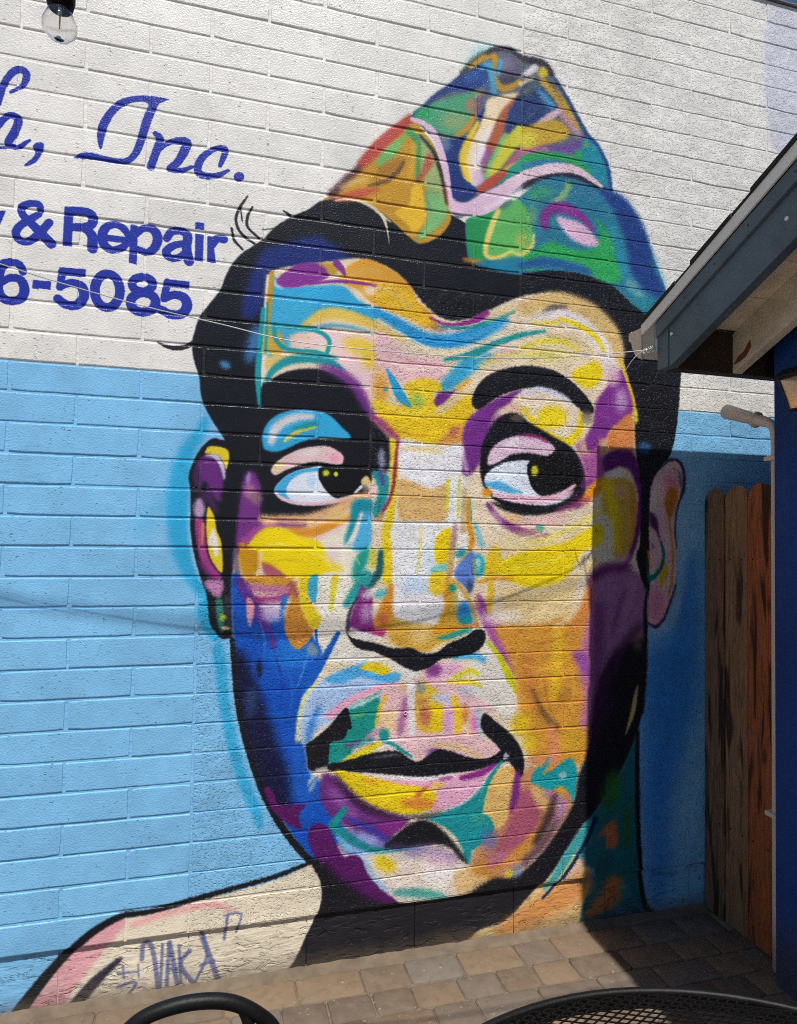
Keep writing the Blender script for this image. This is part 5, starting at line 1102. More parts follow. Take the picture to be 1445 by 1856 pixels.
for rw in range(-19, 19):
    s = seam(rw); off = 0.0 if rw % 2 else -.5 * CL
    xs = sorted(set([round(off + n * CL, 4) for n in range(-7, 15)] + [round(s, 4)]))
    # joints from the two sections may nearly coincide
    js = []
    for x in xs:
        if x < WX0 or x > WX1: continue
        if js and x - js[-1] < .05: continue
        js.append(x)
    for a, b in zip(js[:-1], js[1:]):
        mid = (a + b) / 2; kind = 'smooth' if mid < s else 'rough'
        jh, jb = (.0086, .0076) if kind == 'smooth' else (.0042, .0056)
        cand.append((rw, mid, b - a - jh, CH - jb, kind))
def rank(c):
    x, z = c[1], -(c[0] + .5) * CH
    inframe = (-.80 < x < 2.55) and not (z > .3 and x > 2.2)
    return (0 if inframe else 1, (x - .06)**2 + (z + .55)**2 * .55)
cand.sort(key=rank)
rest = MB(); restR = MB()
for i, (rw, mx, w, h, kind) in enumerate(cand):
    z = G - (rw + .5) * CH
    me = block_mesh(w, h, kind, rng.randrange(5))
    dx, dy, dz = rng.uniform(-.0008, .0008), rng.uniform(-.0011, .0007) * (1 if kind == 'smooth' else .7), rng.uniform(-.0009, .0009)
    if i < 300:
        link('block', me, WALL, (mx + dx, dy, z + dz))
    else:
        t = rest if kind == 'smooth' else restR
        n = len(t.v)
        t.v += [(q.co.x + mx, q.co.y + dy, q.co.z + z) for q in me.vertices]
        t.f += [tuple(n + k for k in p.vertices) for p in me.polygons]
for nm, t, m in (('smooth_blocks', rest, M_SMOOTH), ('rough_blocks', restR, M_ROUGH)):
    o = link(nm, mesh(nm, t.v, t.f, m), WALL); o['kind'] = 'stuff'
# recessed mortar: a sheet behind the block faces, one face per course
mj = MB(); n = 0
for rw in range(-19, 19):
    z1 = G - rw * CH; z0 = z1 - CH; s = seam(rw)
    for a, b, y in ((WX0, s, .0028), (s, WX1, .0023)):
        k = len(mj.v); mj.v += [(a, y, z0), (b, y, z0), (b, y, z1), (a, y, z1)]; mj.f.append((k, k+1, k+2, k+3))
mo = link('mortar', mesh('mortar', mj.v, mj.f, M_JOINT), WALL)
# tall base course, set back a little, and the solid core behind
b0 = -CL * 5
for i in range(17):
    a = b0 + i * CL
    w = CL - .004
    me = _cache.get('base')
    if me is None:
        rgb_ = random.Random(3); v = []; f = []
        nx, nz = 16, 6
        for k in range(nz + 1):
            for q in range(nx + 1):
                v.append((-w/2 + w*q/nx, rgb_.uniform(-.0022, .0022) if 0 < k < nz else .002, G - 1.9345 - (.205) * k / nz))
        for k in range(nz):
            for q in range(nx):
                p = k*(nx+1) + q; f.append((p, p+1, p+nx+2, p+nx+1))
        me = mesh('base_block', v, [tuple(reversed(q)) for q in f], M_BASE, True); _cache['base'] = me
    link('base_block', me, WALL, (a + CL/2, .011, 0))
MB().box(WX0, WX1, .016, .20, -.1, G + 1.9304).build('wall_core', M_JOINT, WALL)
cp = painted('grey_coping', (120, 122, 126), .5)
MB().prism([(-.012, G+1.9315), (-.012, G+1.9395), (.22, G+1.9395), (.22, G+1.9315)], WX0, WX1).build('coping', cp, WALL, bevel=.002)
# two small screw anchors set into the painted wall
plug = painted('anchor_plug', (222, 176, 196), .5)
for i, (px, pz) in enumerate([(0.7616, -1.2264)]):
    t = MB(); ring = [(px + .0062*math.cos(q), -.0015, G + pz + .0062*math.sin(q)) for q in [k*math.pi/6 for k in range(13)]]
    t.tube(ring, .0022, 6, False).build('anchor', plug, WALL, True)

# =====================================================================
#  GROUND, PAVERS
# =====================================================================
nt = NT('ground_concrete'); o = coord(nt)
c = nt.ramp(nt.noise(o, 1.3, 8, .6), [(.3, srgb((128, 116, 104))), (.7, srgb((160, 148, 134)))])
nt.set(c, .9, nt.bump(nt.noise(o, 90, 4), .5, .003)); M_GROUND = nt.m
me = mesh('ground', [(-60, -80, -.012), (60, -80, -.012), (60, 60, -.012), (-60, 60, -.012)], [(0, 1, 2, 3)], M_GROUND)
tag(link('ground', me), kind='structure')
def stone(name, a, b, seed):
    nt = NT(name); o = coord(nt); oi = nt.n('ShaderNodeObjectInfo')
    ad = nt.n('ShaderNodeVectorMath', operation='ADD'); nt.l(o, ad.inputs[0]); nt.l(oi.outputs['Location'], ad.inputs[1]); o = ad.outputs[0]
    col = nt.mix(oi.outputs['Random'], srgb(a), srgb(b))
    col = nt.mix(nt.math('MULTIPLY', nt.ramp(nt.noise(o, 14, 6, .65), [(.35, (0, 0, 0, 1)), (.72, (1, 1, 1, 1))]), .42), col, srgb((136, 122, 106)))
    col = nt.mix(nt.math('MULTIPLY', nt.ramp(nt.noise(o, 31, 5, .7), [(.52, (0, 0, 0, 1)), (.66, (1, 1, 1, 1))]), .30), col, srgb((74, 64, 56)))
    col = nt.mix(nt.math('MULTIPLY', nt.ramp(nt.noise(o, 70, 2, .5), [(.70, (0, 0, 0, 1)), (.76, (1, 1, 1, 1))]), .55), col, srgb((176, 168, 156)))
    h = nt.math('ADD', nt.noise(o, 22, 5, .6), nt.math('MULTIPLY', nt.noise(o, 190, 3), .35))
    return nt.set(col, .85, nt.bump(h, .8, .0045), spec=.3)
M_PAVER = stone('paver_stone', (128, 106, 82), (96, 82, 70), 1)
M_PAVER2 = stone('grey_paver_stone', (116, 106, 96), (104, 90, 78), 2)
nt = NT('sand_joint'); o = coord(nt)
nt.set(nt.ramp(nt.noise(o, 60, 5, .6), [(.3, srgb((98, 86, 72))), (.7, srgb((136, 120, 102)))]), .95, nt.bump(nt.noise(o, 240, 3), .8, .004)); M_SAND = nt.m
PAV = empty('paving', (0, 0, 0), 'tan tumbled pavers laid in rows along the wall', kind='structure')
me = mesh('sand_bed', [(-3.2, -3.6, .0), (2.9, -3.6, .0), (2.9, 0.3, .0), (-3.2, 0.3, .0)], [(0, 1, 2, 3)], M_SAND)
link('sand_bed', me, PAV, (0, 0, .0022))
_pv = {}
def paver_mesh(w, d, var):
    k = (round(w, 2), round(d, 3), var)
    if k in _pv: return _pv[k]
    rg = random.Random(hash(k) & 0xffff); w2, d2 = round(w, 2)/2 - .0016, d/2 - .0016
    per = []
    def side(ax, ay, bx, by, n):
        for i in range(n): per.append((ax + (bx-ax)*i/n, ay + (by-ay)*i/n))
    c = .010
    side(-w2 + c, -d2, w2 - c, -d2, 3); side(w2, -d2 + c, w2, d2 - c, 2); side(w2 - c, d2, -w2 + c, d2, 3); side(-w2, d2 - c, -w2, -d2 + c, 2)
    per.insert(3, (w2 - c, -d2)); per.insert(6, (w2, d2 - c)); per.insert(10, (-w2 + c, d2)); per.append((-w2, -d2 + c))
    per = [(x + rg.uniform(-.0016, .0016), y + rg.uniform(-.0016, .0016)) for x, y in per]
    n = len(per); v = [(x, y, -.03) for x, y in per] + [(x, y, .0052) for x, y in per]
    v += [(x * (1 - .006/max(w2, .01)), y * (1 - .006/max(d2, .01)), .0084 + rg.uniform(-.0006, .0006)) for x, y in per] + [(0, 0, .0095)]
    f = []
    for L in range(2):
        for i in range(n):
            j = (i+1) % n; f.append((L*n+i, L*n+j, (L+1)*n+j, (L+1)*n+i))
    for i in range(n): f.append((2*n+i, 2*n+(i+1) % n, 3*n))
    me = mesh('paver', v, f, M_PAVER, True); _pv[k] = me; return me
rows = {0: [-.86, -.70, -.47, -.28, -.08, .12, .36, .59, .755, .955, 1.19, 1.345, 1.52, 1.70, 1.90, 2.08, 2.30],
        1: [-.92, -.74, -.58, -.36, -.20, -.02, .14, .30, .45, .605, .745, .91, 1.06, 1.20, 1.354, 1.56, 1.78, 1.95, 2.14]}
rg = random.Random(21); y = -.034
for ri in range(13):
    d = .131 if ri == 0 else .115
    js = rows.get(ri)
    if js is None:
        js = [-1.0 + rg.uniform(0, .1)]
        while js[-1] < 1.95: js.append(js[-1] + rg.choice((.15, .15, .19, .23)))
    for a, b in zip(js[:-1], js[1:]):
        w = round(b - a, 2)
        ob = link('paver', paver_mesh(w, d, rg.randrange(3)), PAV, ((a+b)/2, y - d/2, rg.uniform(-.0016, .0016)))
        ob.rotation_euler = (rg.uniform(-.010, .010), rg.uniform(-.010, .010), rg.uniform(-.010, .010))
        if rg.random() < .4:
            ob.material_slots[0].link = 'OBJECT'; ob.material_slots[0].material = M_PAVER2
    y -= d
# mortar fillet between the wall and the pavers
v = []; f = []; nx = 90
for i in range(nx + 1):
    x = -2.3 + 5.2 * i / nx
    for k, (yy, zz) in enumerate(((.02, .022), (.004, .015), (-.010, .0095), (-.024, .0070), (-.034, .0))):
        v.append((x, yy + (rg.uniform(-.004, .004) if 1 < k < 4 else 0) + (rg.uniform(-.010, .004) if k == 4 else 0), zz + (rg.uniform(-.003, .003) if k else 0)))
for i in range(nx):
    for k in range(4):
        a = i*5 + k; f.append((a, a+1, a+6, a+5))
nt = NT('fillet'); o = coord(nt)
nt.set(nt.ramp(nt.noise(o, 18, 6, .6), [(.3, srgb((98, 84, 70))), (.7, srgb((124, 108, 90)))]), .92, nt.bump(nt.noise(o, 130, 4, .6), .8, .004)); 
tag(link('mortar_fillet', mesh('mortar_fillet', v, f, nt.m, True)), kind='structure')

# =====================================================================
#  BLUE BUILDING WITH ROOF ON THE RIGHT
# =====================================================================
RX, SL = 1.58, .4425
def zt(y): return G + .260 + SL * (-y - .306)
RIDGE = -3.3
nt = NT('blue_stucco'); o = coord(nt)
c_ = nt.ramp(nt.noise(o, 2.3, 7, .65), [(.28, srgb((19, 52, 116))), (.72, srgb((30, 74, 152)))])
c_ = nt.mix(nt.math('MULTIPLY', nt.ramp(nt.noise(nt.mapping(o, (1, 1, .25)), 11, 5, .7), [(.55, (0, 0, 0, 1)), (.8, (1, 1, 1, 1))]), .35), c_, srgb((96, 112, 140)))
spz = nt.n('ShaderNodeSeparateXYZ'); nt.l(o, spz.inputs[0])
mr = nt.n('ShaderNodeMapRange'); mr.inputs['From Min'].default_value = .22; mr.inputs['From Max'].default_value = .0
nt.l(nt.math('ADD', spz.outputs[2], nt.math('MULTIPLY', nt.noise(o, 7, 5, .7), -.22)), mr.inputs['Value'])
c_ = nt.mix(nt.math('MULTIPLY', mr.outputs[0], .7), c_, srgb((74, 68, 62)))
nt.set(c_, .65, nt.bump(nt.math('ADD', nt.noise(o, 120, 3, .6), nt.math('MULTIPLY', nt.noise(o, 22, 3), 1.5)), 1.0, .004), spec=.3); M_BLUE = nt.m
M_FASC = painted('slate_blue_paint', (90, 106, 120), .55, .16, 7, .0016, 60)
M_CREAM = painted('cream_paint', (226, 214, 194), .65, .16, 10, .0016, 50)
M_WHITE = painted('white_metal', (236, 234, 230), .4, .04, 8, .0004, 60)
M_DARKW = painted('dark_wood', (52, 38, 30), .8, .2, 14, .002, 80)
M_SHING = painted('dark_shingle', (50, 47, 46), .95, .25, 60, .003, 300)
HOUSE = empty('blue_building', (2.0, -.465, 0), 'deep blue stucco building corner with overhanging gabled shingle roof', 'building')
HOUSE_INV = Matrix.Translation((-2.0, .465, 0))
def hb(mb, name, mat, parent=None, **kw):
    o = mb.build(name, mat, parent or HOUSE, **kw)
    if parent is None: o.matrix_parent_inverse = HOUSE_INV
    return o
ridge = zt(RIDGE)
YB = 2 * RIDGE + .465
hb(MB().prism([(-.475, 0), (-.475, zt(-.475) - .11), (RIDGE, ridge - .11), (YB, zt(-.475) - .11), (YB, 0)], 2.0, 5.6), 'wall', M_BLUE)
roof = hb(MB().prism([(-.36, zt(-.36) - .034), (-.36, zt(-.36) - .014), (RIDGE, ridge - .014), (2*RIDGE + .36, zt(-.36) - .014), (2*RIDGE + .36, zt(-.36) - .034), (RIDGE, ridge - .034)], RX + .004, 5.7), 'roof_deck', M_DARKW)
# shingle courses, ragged at the rake
rg = random.Random(8); ex = .13
k = 0; y = -.306
while y > RIDGE:
    y2 = max(y - ex - .05, RIDGE)
    x0 = RX - .010 + rg.uniform(-.008, .004)
    hb(MB().prism([(y, zt(y) - .012), (y, zt(y) + .003), (y2, zt(y2) - .001), (y2, zt(y2) - .013)], x0, 5.72), 'shingle_course', M_SHING, roof)
    y -= ex; k += 1
hb(MB().prism([(2*RIDGE + .306, zt(-.306) - .012), (2*RIDGE + .306, zt(-.306)), (RIDGE, ridge + .002), (RIDGE, ridge - .013)], RX - .006, 5.72), 'rear_shingles', M_SHING, roof)
def slopebar(x0, x1, y0, y1, t0, t1):
    return MB().prism([(y0, zt(y0) - t1), (y0, zt(y0) - t0), (y1, zt(y1) - t0), (y1, zt(y1) - t1)], x0, x1)
hb(MB().prism([(-.297, zt(-.297) - .050), (-.293, zt(-.293) - .013), (RIDGE, ridge - .013), (RIDGE, ridge - .056), (-.36, zt(-.36) - .056)], RX - .010, RX - .003), 'drip_edge', M_WHITE)
hb(slopebar(RX - .0005, RX + .03, -.369, RIDGE, .057, .113), 'rake_trim', M_FASC, bevel=.002)
hb(slopebar(RX + .012, RX + .048, -.425, RIDGE, .1135, .258), 'rake_board', M_FASC, bevel=.002)
ef = hb(MB().box(RX + .05, 5.6, -.414, -.366, G + .057, G + .207), 'eave_board', M_DARKW)
hb(MB().box(RX + .010, RX + .0495, -.421, -.363, G + .058, G + .203), 'eave_board_end', M_FASC, bevel=.002)
# cream sheathing boards under the rake overhang
y = -.43
while y > -3.2:
    b = y - .150
    hb(MB().prism([(y, zt(y) - .104), (y, zt(y) - .086), (b + .004, zt(b + .004) - .086), (b + .004, zt(b + .004) - .104)], RX + .049, 1.9985), 'sheathing_board', M_CREAM)
    y = b
hb(slopebar(1.872, 1.912, -.4145, -.83, .1045, .251), 'rafter', M_CREAM, bevel=.002)
hb(slopebar(1.8715, 1.912, -.833, -3.2, .1045, .246), 'rafter', M_CREAM, bevel=.002)
M_RUST = painted('bare_wood', (128, 76, 50), .8)
hb(MB().prism([(-0.421, G+0.087), (-0.439, G+0.110), (-0.469, G+0.125), (-0.499, G+0.160), (-0.504, G+0.133), (-0.479, G+0.103), (-0.449, G+0.092)], 1.8708, 1.875), 'peeled_patch', M_RUST)
# gutter, K-profile, open on top
pr = [(-0.361, G+0.237), (-0.361, G+0.123), (-0.274, G+0.123), (-0.247, G+0.141), (-0.229, G+0.171), (-0.221, G+0.197), (-0.205, G+0.207), (-0.205, G+0.237), (-0.215, G+0.241)]
inn = [(-0.218, G+0.238), (-0.208, G+0.234), (-0.208, G+0.210), (-0.224, G+0.199), (-0.232, G+0.173), (-0.249, G+0.143), (-0.275, G+0.126), (-0.358, G+0.126), (-0.358, G+0.237)]
gut = hb(MB().prism(pr + inn, RX + .002, 5.6), 'gutter', M_WHITE)
M_GREY = painted('grey_metal', (150, 148, 146), .45)
hb(MB().prism(pr[1:8] + [(-0.361, G+0.237)], RX - .0015, RX + .0015), 'gutter_end_cap', painted('cream_metal', (205, 195, 180), .45), gut)
hb(MB().prism([(-0.295, G+0.245), (-0.295, G+0.115), (-0.285, G+0.115), (-0.285, G+0.245)], RX - .004, RX - .0016), 'strap', M_GREY, gut)
hb(MB().prism([(-0.361, G+0.247), (-0.361, G+0.121), (-0.297, G+0.121), (-0.297, G+0.247)], RX - .0032, RX - .0017), 'end_flange', M_GREY, gut)
sc = MB(); sc.lathe([(0, 0), (.006, 0), (.006, .004), (0, .004)], (0, 0, 0), 10)
ob = sc.build('screw', M_WHITE, HOUSE); ob.matrix_parent_inverse = HOUSE_INV; ob.rotation_euler = (0, -math.pi/2, 0); ob.location = (RX + .012, -.441, zt(-.441) - .15)
ob = sc.build('screw', M_WHITE, HOUSE); ob.matrix_parent_inverse = HOUSE_INV; ob.rotation_euler = (0, -math.pi/2, 0); ob.location = (RX + .012, -.93, zt(-.93) - .18)
for y_ in (-.52, -.66, -.80, -.97, -1.13):
    nb = MB().lathe([(0, 0), (.0032, 0), (.0028, .0012), (0, .0014)], (0, 0, 0), 8).build('nail', M_DARKW, HOUSE)
    nb.matrix_parent_inverse = HOUSE_INV; nb.rotation_euler = (0, -math.pi/2, 0); nb.location = (RX - .0004, y_, zt(y_) - .085)
# downspout on the far face, its bent neck stopping short of the gutter
M_SPOUT = painted('beige_metal', (222, 210, 198), .5, .06)
ds = MB().tube(crv([(2.05, -.432, .02), (2.05, -.432, 1.2), (2.05, -.432, G - .27), (2.05, -.431, G - .20), (2.05, -.427, G - .150), (2.05, -.408, G - .118), (2.05, -.36, G - .098), (2.05, -.27, G - .064), (2.05, -.186, G - .032)], 6), [.017]*30 + [.017 + .0007*k for k in range(19)], 14)
dso = hb(ds, 'downspout', M_SPOUT, smooth=True)
for q in (-.25, -1.55):
    hb(MB().box(2.022, 2.078, -.478, -.402, G + q - .008, G + q + .008), 'strap', M_SPOUT, dso, bevel=.002)
t = MB().tube([(2.05, -.343, G - .092), (2.05, -.337, G - .090)], .0315, 14); hb(t, 'seam_ring', M_SPOUT, dso, smooth=True)
# =====================================================================
#  LANTERN on the blue wall
# =====================================================================
M_IRON = painted('black_iron', (26, 25, 26), .45, .2, 30, .0008, 200)
LY, LX, LZ = -.675, 1.93, G - .072
LAN = empty('wall_lantern', (LX, LY, LZ), 'lit black coach lantern with tapered glass on the deep blue wall', 'lantern')
LI = Matrix.Translation((-LX, -LY, -LZ))
def lb(mb, name, mat, parent=None, **kw):
    o = mb.build(name, mat, parent or LAN, **kw)
    if parent is None: o.matrix_parent_inverse = LI
    return o
tw, bw = .056, .032; zt1, zb1 = LZ + .062, LZ - .044
def ringq(w, z): return [(LX - w, LY - w, z), (LX + w, LY - w, z), (LX + w, LY + w, z), (LX - w, LY + w, z)]
T, Bq = ringq(tw, zt1), ringq(bw, zb1)
for i in range(4):
    lb(MB().tube([T[i], Bq[i]], .0038, 6), 'frame_bar', M_IRON)
for w, z in ((tw, zt1), (bw, zb1)):
    for i in range(4):
        q = ringq(w, z); lb(MB().tube([q[i], q[(i+1) % 4]], .0042, 6), 'frame_bar', M_IRON)
nt = NT('seeded_glass'); o = coord(nt); nt.b.inputs['Transmission Weight'].default_value = .75; nt.b.inputs['IOR'].default_value = 1.25
nt.set((.62, .50, .34, 1), .42, nt.bump(nt.noise(o, 60, 3), .5, .003)); M_LGLASS = nt.m
for i in range(4):
    a, b = T[i], T[(i+1) % 4]; c, d = Bq[(i+1) % 4], Bq[i]
    me = mesh('pane', [a, b, c, d], [(0, 1, 2, 3)], M_LGLASS); p = link('pane', me, LAN); p.matrix_parent_inverse = LI
lb(MB().prism([(LX - .068, LZ + .064), (LX - .068, LZ + .071), (LX - .028, LZ + .10), (LX + .028, LZ + .10), (LX + .068, LZ + .071), (LX + .068, LZ + .064)], LY - .068, LY + .068, 'y'), 'cap', M_IRON, bevel=.003)
lb(MB().lathe([(0, .10), (.018, .10), (.012, .118), (.005, .124), (.007, .133), (0, .14)], (LX, LY, LZ), 14), 'finial', M_IRON, smooth=True)
lb(MB().lathe([(0, -.066), (.007, -.062), (.012, -.055), (.033, -.0475), (.033, -.0445), (0, -.0445)], (LX, LY, LZ), 14), 'base', M_IRON, smooth=True)
lb(MB().tube(crv([(LX, LY, LZ - .062), (LX + .03, LY, LZ - .08), (1.992, LY, LZ - .04)], 6), .006, 8), 'bracket', M_IRON, smooth=True)
lb(MB().box(1.988, 1.9996, LY - .035, LY + .035, LZ - .09, LZ + .03), 'back_plate', M_IRON, bevel=.003)
nt = NT('bulb_glow'); nt.b.inputs['Emission Color'].default_value = (1, .55, .18, 1); nt.b.inputs['Emission Strength'].default_value = 22; nt.set((1, .8, .5, 1), .4)
lb(MB().lathe([(0, -.036), (.007, -.033), (.011, -.02), (.010, -.006), (.006, .010), (0, .022)], (LX, LY, LZ), 14), 'bulb', nt.m, smooth=True)
# =====================================================================
#  WOODEN PICKET FENCE across the gap
# =====================================================================
def wood(name, a, b, seed):
    nt = NT(name); o = coord(nt); oi = nt.n('ShaderNodeObjectInfo')
    ad = nt.n('ShaderNodeVectorMath', operation='ADD'); ad.inputs[1].default_value = (seed, seed * 1.7, seed * .6); nt.l(o, ad.inputs[0]); o = ad.outputs[0]
    g = nt.noise(nt.mapping(o, (1, 34, 1.5)), 4.0, 6, .6, 1.6)
    ring = nt.noise(nt.mapping(o, (1, 11, .9)), 3.0, 3, .5, 2.2)
    col = nt.mix(nt.ramp(g, [(.3, (0, 0, 0, 1)), (.7, (1, 1, 1, 1))]), srgb(a), srgb(b))
    col = nt.mix(nt.math('MULTIPLY', nt.ramp(ring, [(.46, (0, 0, 0, 1)), (.5, (1, 1, 1, 1)), (.55, (0, 0, 0, 1))]), .55), col, srgb(tuple(v * .5 for v in a)))
    st = nt.noise(nt.mapping(o, (1, 8, .8)), 3.3, 2, .5, .4)
    col = nt.mix(nt.math('MULTIPLY', nt.ramp(st, [(.54, (0, 0, 0, 1)), (.64, (1, 1, 1, 1))]), .85), col, srgb((30, 22, 18)))
    vo = nt.n('ShaderNodeTexVoronoi'); vo.inputs['Scale'].default_value = 3.2; nt.l(nt.mapping(o, (1, 2.6, .9)), vo.inputs['Vector'])
    kn = nt.ramp(vo.outputs['Distance'], [(.05, (1, 1, 1, 1)), (.13, (0, 0, 0, 1))])
    col = nt.mix(nt.math('MULTIPLY', kn, .75), col, srgb((60, 34, 22)))
    return nt.set(col, .75, nt.bump(g, .5, .002), spec=.3)
FEN = empty('picket_fence', (2.1, 0, 0), 'weathered brown dog-ear picket fence closing the gap beside the wall', 'fence')
TOPZ = G - .336
tones = [((104, 76, 54), (146, 114, 84)), ((128, 92, 64), (164, 128, 94)), ((142, 76, 42), (182, 108, 64)), ((126, 82, 54), (160, 114, 78)), ((104, 74, 52), (140, 104, 74))]
y = .0
for i in range(4):
    w = (.113, .119, .127, .118)[i]; y1 = y - .002; y0 = y1 - w
    top = TOPZ + (.0, .004, .006, -.004)[i]
    p = [(y0, .012), (y0, top - .055), (y0 + .010, top - .030), (y0 + .028, top - .010), (y0 + .048, top - .001), (y1 - .048, top), (y1 - .028, top - .009), (y1 - .010, top - .028), (y1, top - .052), (y1, .012)]
    o_ = MB().prism(p, 2.1 + .002 * (i % 2), 2.119).build('picket', wood('picket_wood_%d' % i, *tones[i], seed=3.1 * i + 1), FEN, bevel=.0015)
    o_.matrix_parent_inverse = Matrix.Translation((-2.1, 0, 0))
    for zn in (.395, 1.49):
        for yn in (y0 + .028, y1 - .028):
            nb = MB().lathe([(0, 0), (.0042, 0), (.0036, .0014), (0, .0018)], (0, 0, 0), 8).build('nail', M_DARKW, o_)
            nb.matrix_parent_inverse = Matrix.Identity(4); nb.rotation_euler = (0, -math.pi/2, 0); nb.location = (2.0998 + .002 * (i % 2), yn + .003 * (i - 1), zn + .004 * i)
    y = y0 - .0025
for z in (.35, 1.45):
    o_ = MB().box(2.1195, 2.157, -.46, -.004, z, z + .085).build('rail', wood('rail_wood_%d' % int(z * 10), *tones[1], seed=9 + z), FEN)
    o_.matrix_parent_inverse = Matrix.Translation((-2.1, 0, 0))
o_ = MB().box(2.1195, 2.205, -.0885, -.006, -.02, 1.72).build('post', wood('post_wood', *tones[0], seed=17), FEN); o_.matrix_parent_inverse = Matrix.Translation((-2.1, 0, 0))
# =====================================================================
#  ROUND MESH PATIO TABLE
# =====================================================================
M_BLACK = painted('black_powder_coat', (15, 15, 16), .5, .3, 26, .001, 160, .25)
TC, TR, TZ = (.726, -1.928), .655, .717
TAB = empty('patio_table', (TC[0], TC[1], 0), 'round black expanded-metal patio table at the bottom right corner', 'table')
def ci(rd, n, z): return [(TC[0] + rd*math.cos(2*math.pi*k/n), TC[1] + rd*math.sin(2*math.pi*k/n), z) for k in range(n + 1)]
TI = Matrix.Translation((-TC[0], -TC[1], 0))
def tb(mb, name, mat, **kw):
    o = mb.build(name, mat, TAB, **kw); o.matrix_parent_inverse = TI; return o
tb(MB().tube(ci(TR - .007, 96, TZ - .007), .0075, 8, False), 'rim', M_BLACK, smooth=True)
t = MB()
for rr, zz in (((TR - .012, TR - .002), TZ - .036),):
    t.lathe([(rr[0], zz - TZ), (rr[1], zz - TZ), (rr[1], -.006), (rr[0], -.006), (rr[0], zz - TZ)], (TC[0], TC[1], TZ), 96)
tb(t, 'apron', M_BLACK, smooth=False)
# expanded metal: every strand is real, joined into one sheet
t = MB(); dxm, dym = .0300, .0138; rmax = TR - .012
nxm, nym = int(rmax / dxm) + 2, int(rmax / dym) + 2
def strand(a, b, w=.0012, hgt=.0020):
    ax, ay = a; bx, by = b; L = math.hypot(bx-ax, by-ay)
    px, py = -(by-ay)/L*w, (bx-ax)/L*w; n = len(t.v); z1 = TZ - .006; z0 = z1 - hgt
    t.v.extend([(ax+px, ay+py, z1), (ax-px, ay-py, z1), (bx-px, by-py, z1), (bx+px, by+py, z1), (ax+px, ay+py, z0), (ax-px, ay-py, z0), (bx-px, by-py, z0), (bx+px, by+py, z0)])
    t.f.extend([(n, n+1, n+2, n+3), (n+4, n+7, n+6, n+5), (n, n+3, n+7, n+4), (n+1, n+5, n+6, n+2)])
for j in range(-nym * 2, nym * 2):
    for i in range(-nxm, nxm):
        cx = (i + (.5 if j % 2 else 0)) * dxm; cy = j * dym * .5
        for sx in (-.5, .5):
            ex_, ey_ = cx + sx * dxm, cy + dym * .5
            if math.hypot(cx, cy) < rmax and math.hypot(ex_, ey_) < rmax:
                strand((TC[0] + cx, TC[1] + cy), (TC[0] + ex_, TC[1] + ey_))
o_ = tb(t, 'mesh_top', M_BLACK); o_['kind'] = 'stuff'
for k in range(4):
    a = math.pi/4 + k * math.pi/2; ca, sa = math.cos(a), math.sin(a)
    P3 = [(TC[0] + ca*r_, TC[1] + sa*r_, z_) for r_, z_ in ((.60, TZ - .02), (.50, TZ - .05), (.40, .45), (.38, .25), (.44, .03), (.47, .0125))]
    tb(MB().tube(crv(P3, 5), .012, 8), 'leg', M_BLACK, smooth=True)
tb(MB().tube(ci(.385, 40, .28), .008, 6, False), 'leg_ring', M_BLACK, smooth=True)
# =====================================================================
#  CHAIR (only its hooped back reaches into the frame)
# =====================================================================
CH_ = empty('patio_chair', (.05, -1.42, 0), 'black tubular metal chair back showing at the bottom left edge', 'chair')
CI = Matrix.Translation((-.05, 1.42, 0))
def cb_(mb, name, mat, **kw):
    o = mb.build(name, mat, CH_, **kw); o.matrix_parent_inverse = CI; return o
hoop = [(-.115, -1.25, .45), (-.118, -1.22, .60), (-.098, -1.205, .700), (-.061, -1.2, .738), (-.027, -1.2, .756), (.022, -1.2, .764), (.072, -1.2, .7615), (.114, -1.2, .749), (.153, -1.2, .723), (.180, -1.2, .693), (.200, -1.21, .64), (.212, -1.25, .45)]
cb_(MB().tube(crv([(-.115, -1.18, .0125)] + hoop + [(.212, -1.18, .0125)], 6), .0125, 12), 'back_hoop', M_BLACK, smooth=True)
cb_(MB().tube(crv([(.124, -1.2, .742), (.136, -1.204, .705), (.142, -1.225, .60), (.145, -1.25, .46)], 5), .0105, 10), 'back_bar', M_BLACK, smooth=True)
cb_(MB().tube(crv([(-.06, -1.204, .705), (-.062, -1.225, .60), (-.065, -1.25, .46)], 5), .0075, 10), 'back_bar', M_BLACK, smooth=True)
cb_(MB().tube(crv([(.04, -1.204, .70), (.04, -1.225, .60), (.04, -1.25, .46)], 5), .0075, 10), 'back_bar', M_BLACK, smooth=True)
cb_(MB().box(-.17, .27, -1.66, -1.235, .438, .452), 'seat', M_BLACK, bevel=.006)
for sx in (-.15, .25):
    cb_(MB().tube(crv([(sx, -1.62, .44), (sx, -1.64, .2), (sx, -1.66, .0125)], 4), .0125, 10), 'leg', M_BLACK, smooth=True)
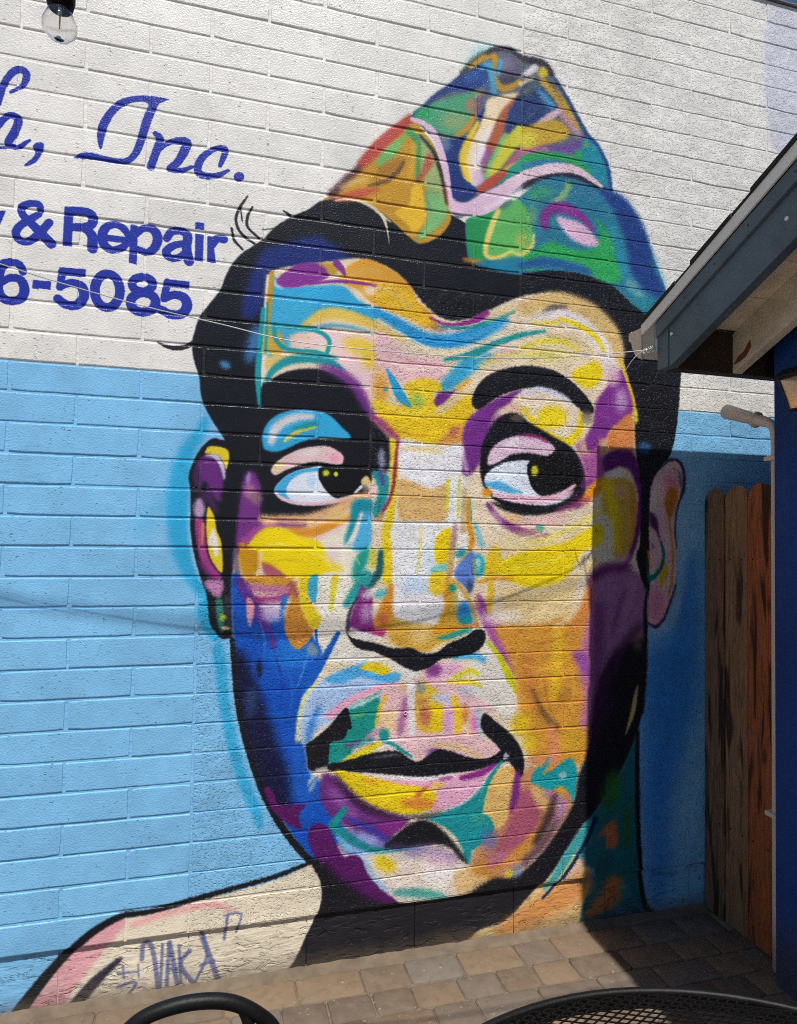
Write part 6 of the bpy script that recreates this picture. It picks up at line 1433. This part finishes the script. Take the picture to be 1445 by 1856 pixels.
# =====================================================================
#  CABLES AND STRING LIGHT
# =====================================================================
M_WIRE = painted('white_wire', (216, 214, 212), .5)
pts = [(-0.5099, -0.47, 0.1462), (-0.3245, -0.47, 0.1041), (-0.1275, -0.47, 0.0675), (0.0562, -0.47, 0.0416), (0.2512, -0.47, 0.0127), (0.4781, -0.465, 0.0083), (0.7385, -0.455, 0.014), (0.9826, -0.44, 0.0293), (1.246, -0.42, 0.0666), (1.4892, -0.395, 0.112), (1.553, -0.376, 0.1308)]
pts = [(-1.9, -.47, .58), (-1.2, -.47, .345), (-.85, -.47, .235)] + pts
W = empty('white_cable', (1.555, -.376, G + .13), 'thin white cable sagging across the mural to the gutter end', 'cable')
WI = Matrix.Translation((-1.555, .376, -G - .13))
o_ = MB().tube([(q.x, q.y, q.z + G) for q in crv(pts, 7)], .0016, 6).build('cable', M_WIRE, W, True); o_.matrix_parent_inverse = WI
o_ = MB().tube([(q.x, q.y, q.z + G) for q in crv([(1.555, -.376, .130), (1.512, -.39, .116), (1.492, -.365, .094), (1.484, -.335, .066), (1.482, -.325, .05)], 6)], .0016, 6).build('loose_end', M_WIRE, W, True); o_.matrix_parent_inverse = WI
t = MB()
for k in range(5):
    a = k * 1.3
    t.tube([(1.515 + .011*k + .004*math.cos(a + q), -.388 + .003*k + .008*math.sin(a + q*1.4), G + .114 + .004*k + .010*math.cos(q + a*1.7)) for q in [j*.7 for j in range(9)]], .0014, 5)
t.tube([(1.555, -.376, G + .130), (1.578, -.367, G + .139)], .002, 5)
o_ = t.build('knot', M_WIRE, W, True); o_.matrix_parent_inverse = WI
# string light, one bulb of it hanging into the frame
BX, BY, BZ = -.174, -1.393, G + .180
STR = empty('string_light', (BX, BY, BZ), 'clear filament bulb in a black socket hanging at the top left corner', 'string light')
SI = Matrix.Translation((-BX, -BY, -BZ))
def sb(mb, name, mat, parent=None, **kw):
    o = mb.build(name, mat, parent or STR, **kw)
    if parent is None: o.matrix_parent_inverse = SI
    return o
sb(MB().tube(crv([(-2.6, -.95, G + 1.0), (-1.2, -1.18, G + .55), (-.6, -1.31, G + .40), (BX, BY, G + .342), (.25, -1.52, G + .42), (.9, -1.80, G + .80), (1.9, -2.2, G + 1.6)], 10), .0045, 8), 'cord', M_BLACK, smooth=True)
sb(MB().tube(crv([(x_ + .056, -1.6, G + z_ + 3.2) for x_, z_ in ((-2.4, -.30), (-1.2, -.64), (-.613, -.781), (-.314, -.834), (.006, -.876), (.472, -.897), (.81, -.862), (1.116, -.825), (1.38, -.764), (1.9, -.62), (3.2, -.1))], 6), .0048, 8), 'cord', M_BLACK, smooth=True)
sb(MB().lathe([(0, .142), (.012, .142), (.016, .12), (.017, .075), (.0195, .07), (.0195, .026), (.0165, .014), (0, .014)], (BX, BY, BZ), 24), 'socket', M_BLACK, smooth=True)
nt = NT('bulb_glass'); nt.b.inputs['Transmission Weight'].default_value = 1; nt.b.inputs['IOR'].default_value = 1.45; nt.set((.97, .96, .95, 1), .05); M_BG = nt.m
bo = sb(MB().lathe([(.0125, .022), (.0135, .012), (.0195, .002), (.0235, -.010), (.0225, -.019), (.0165, -.0265), (.008, -.030), (.0001, -.031), (.0001, -.0303), (.0077, -.0293), (.0159, -.0259), (.0218, -.0187), (.0228, -.010), (.0188, .0018), (.0128, .0118), (.0118, .022)], (BX, BY, BZ), 28), 'bulb', M_BG, smooth=True)
nt = NT('filament'); nt.set(srgb((200, 140, 60)), .4, metal=.5)
sb(MB().tube([(BX, BY, BZ + .008), (BX, BY, BZ - .016)], .0011, 6), 'filament', nt.m, bo)
sb(MB().tube([(BX, BY, BZ + .014), (BX - .0005, BY, BZ + .004)], .0028, 8), 'stem', M_WIRE, bo)
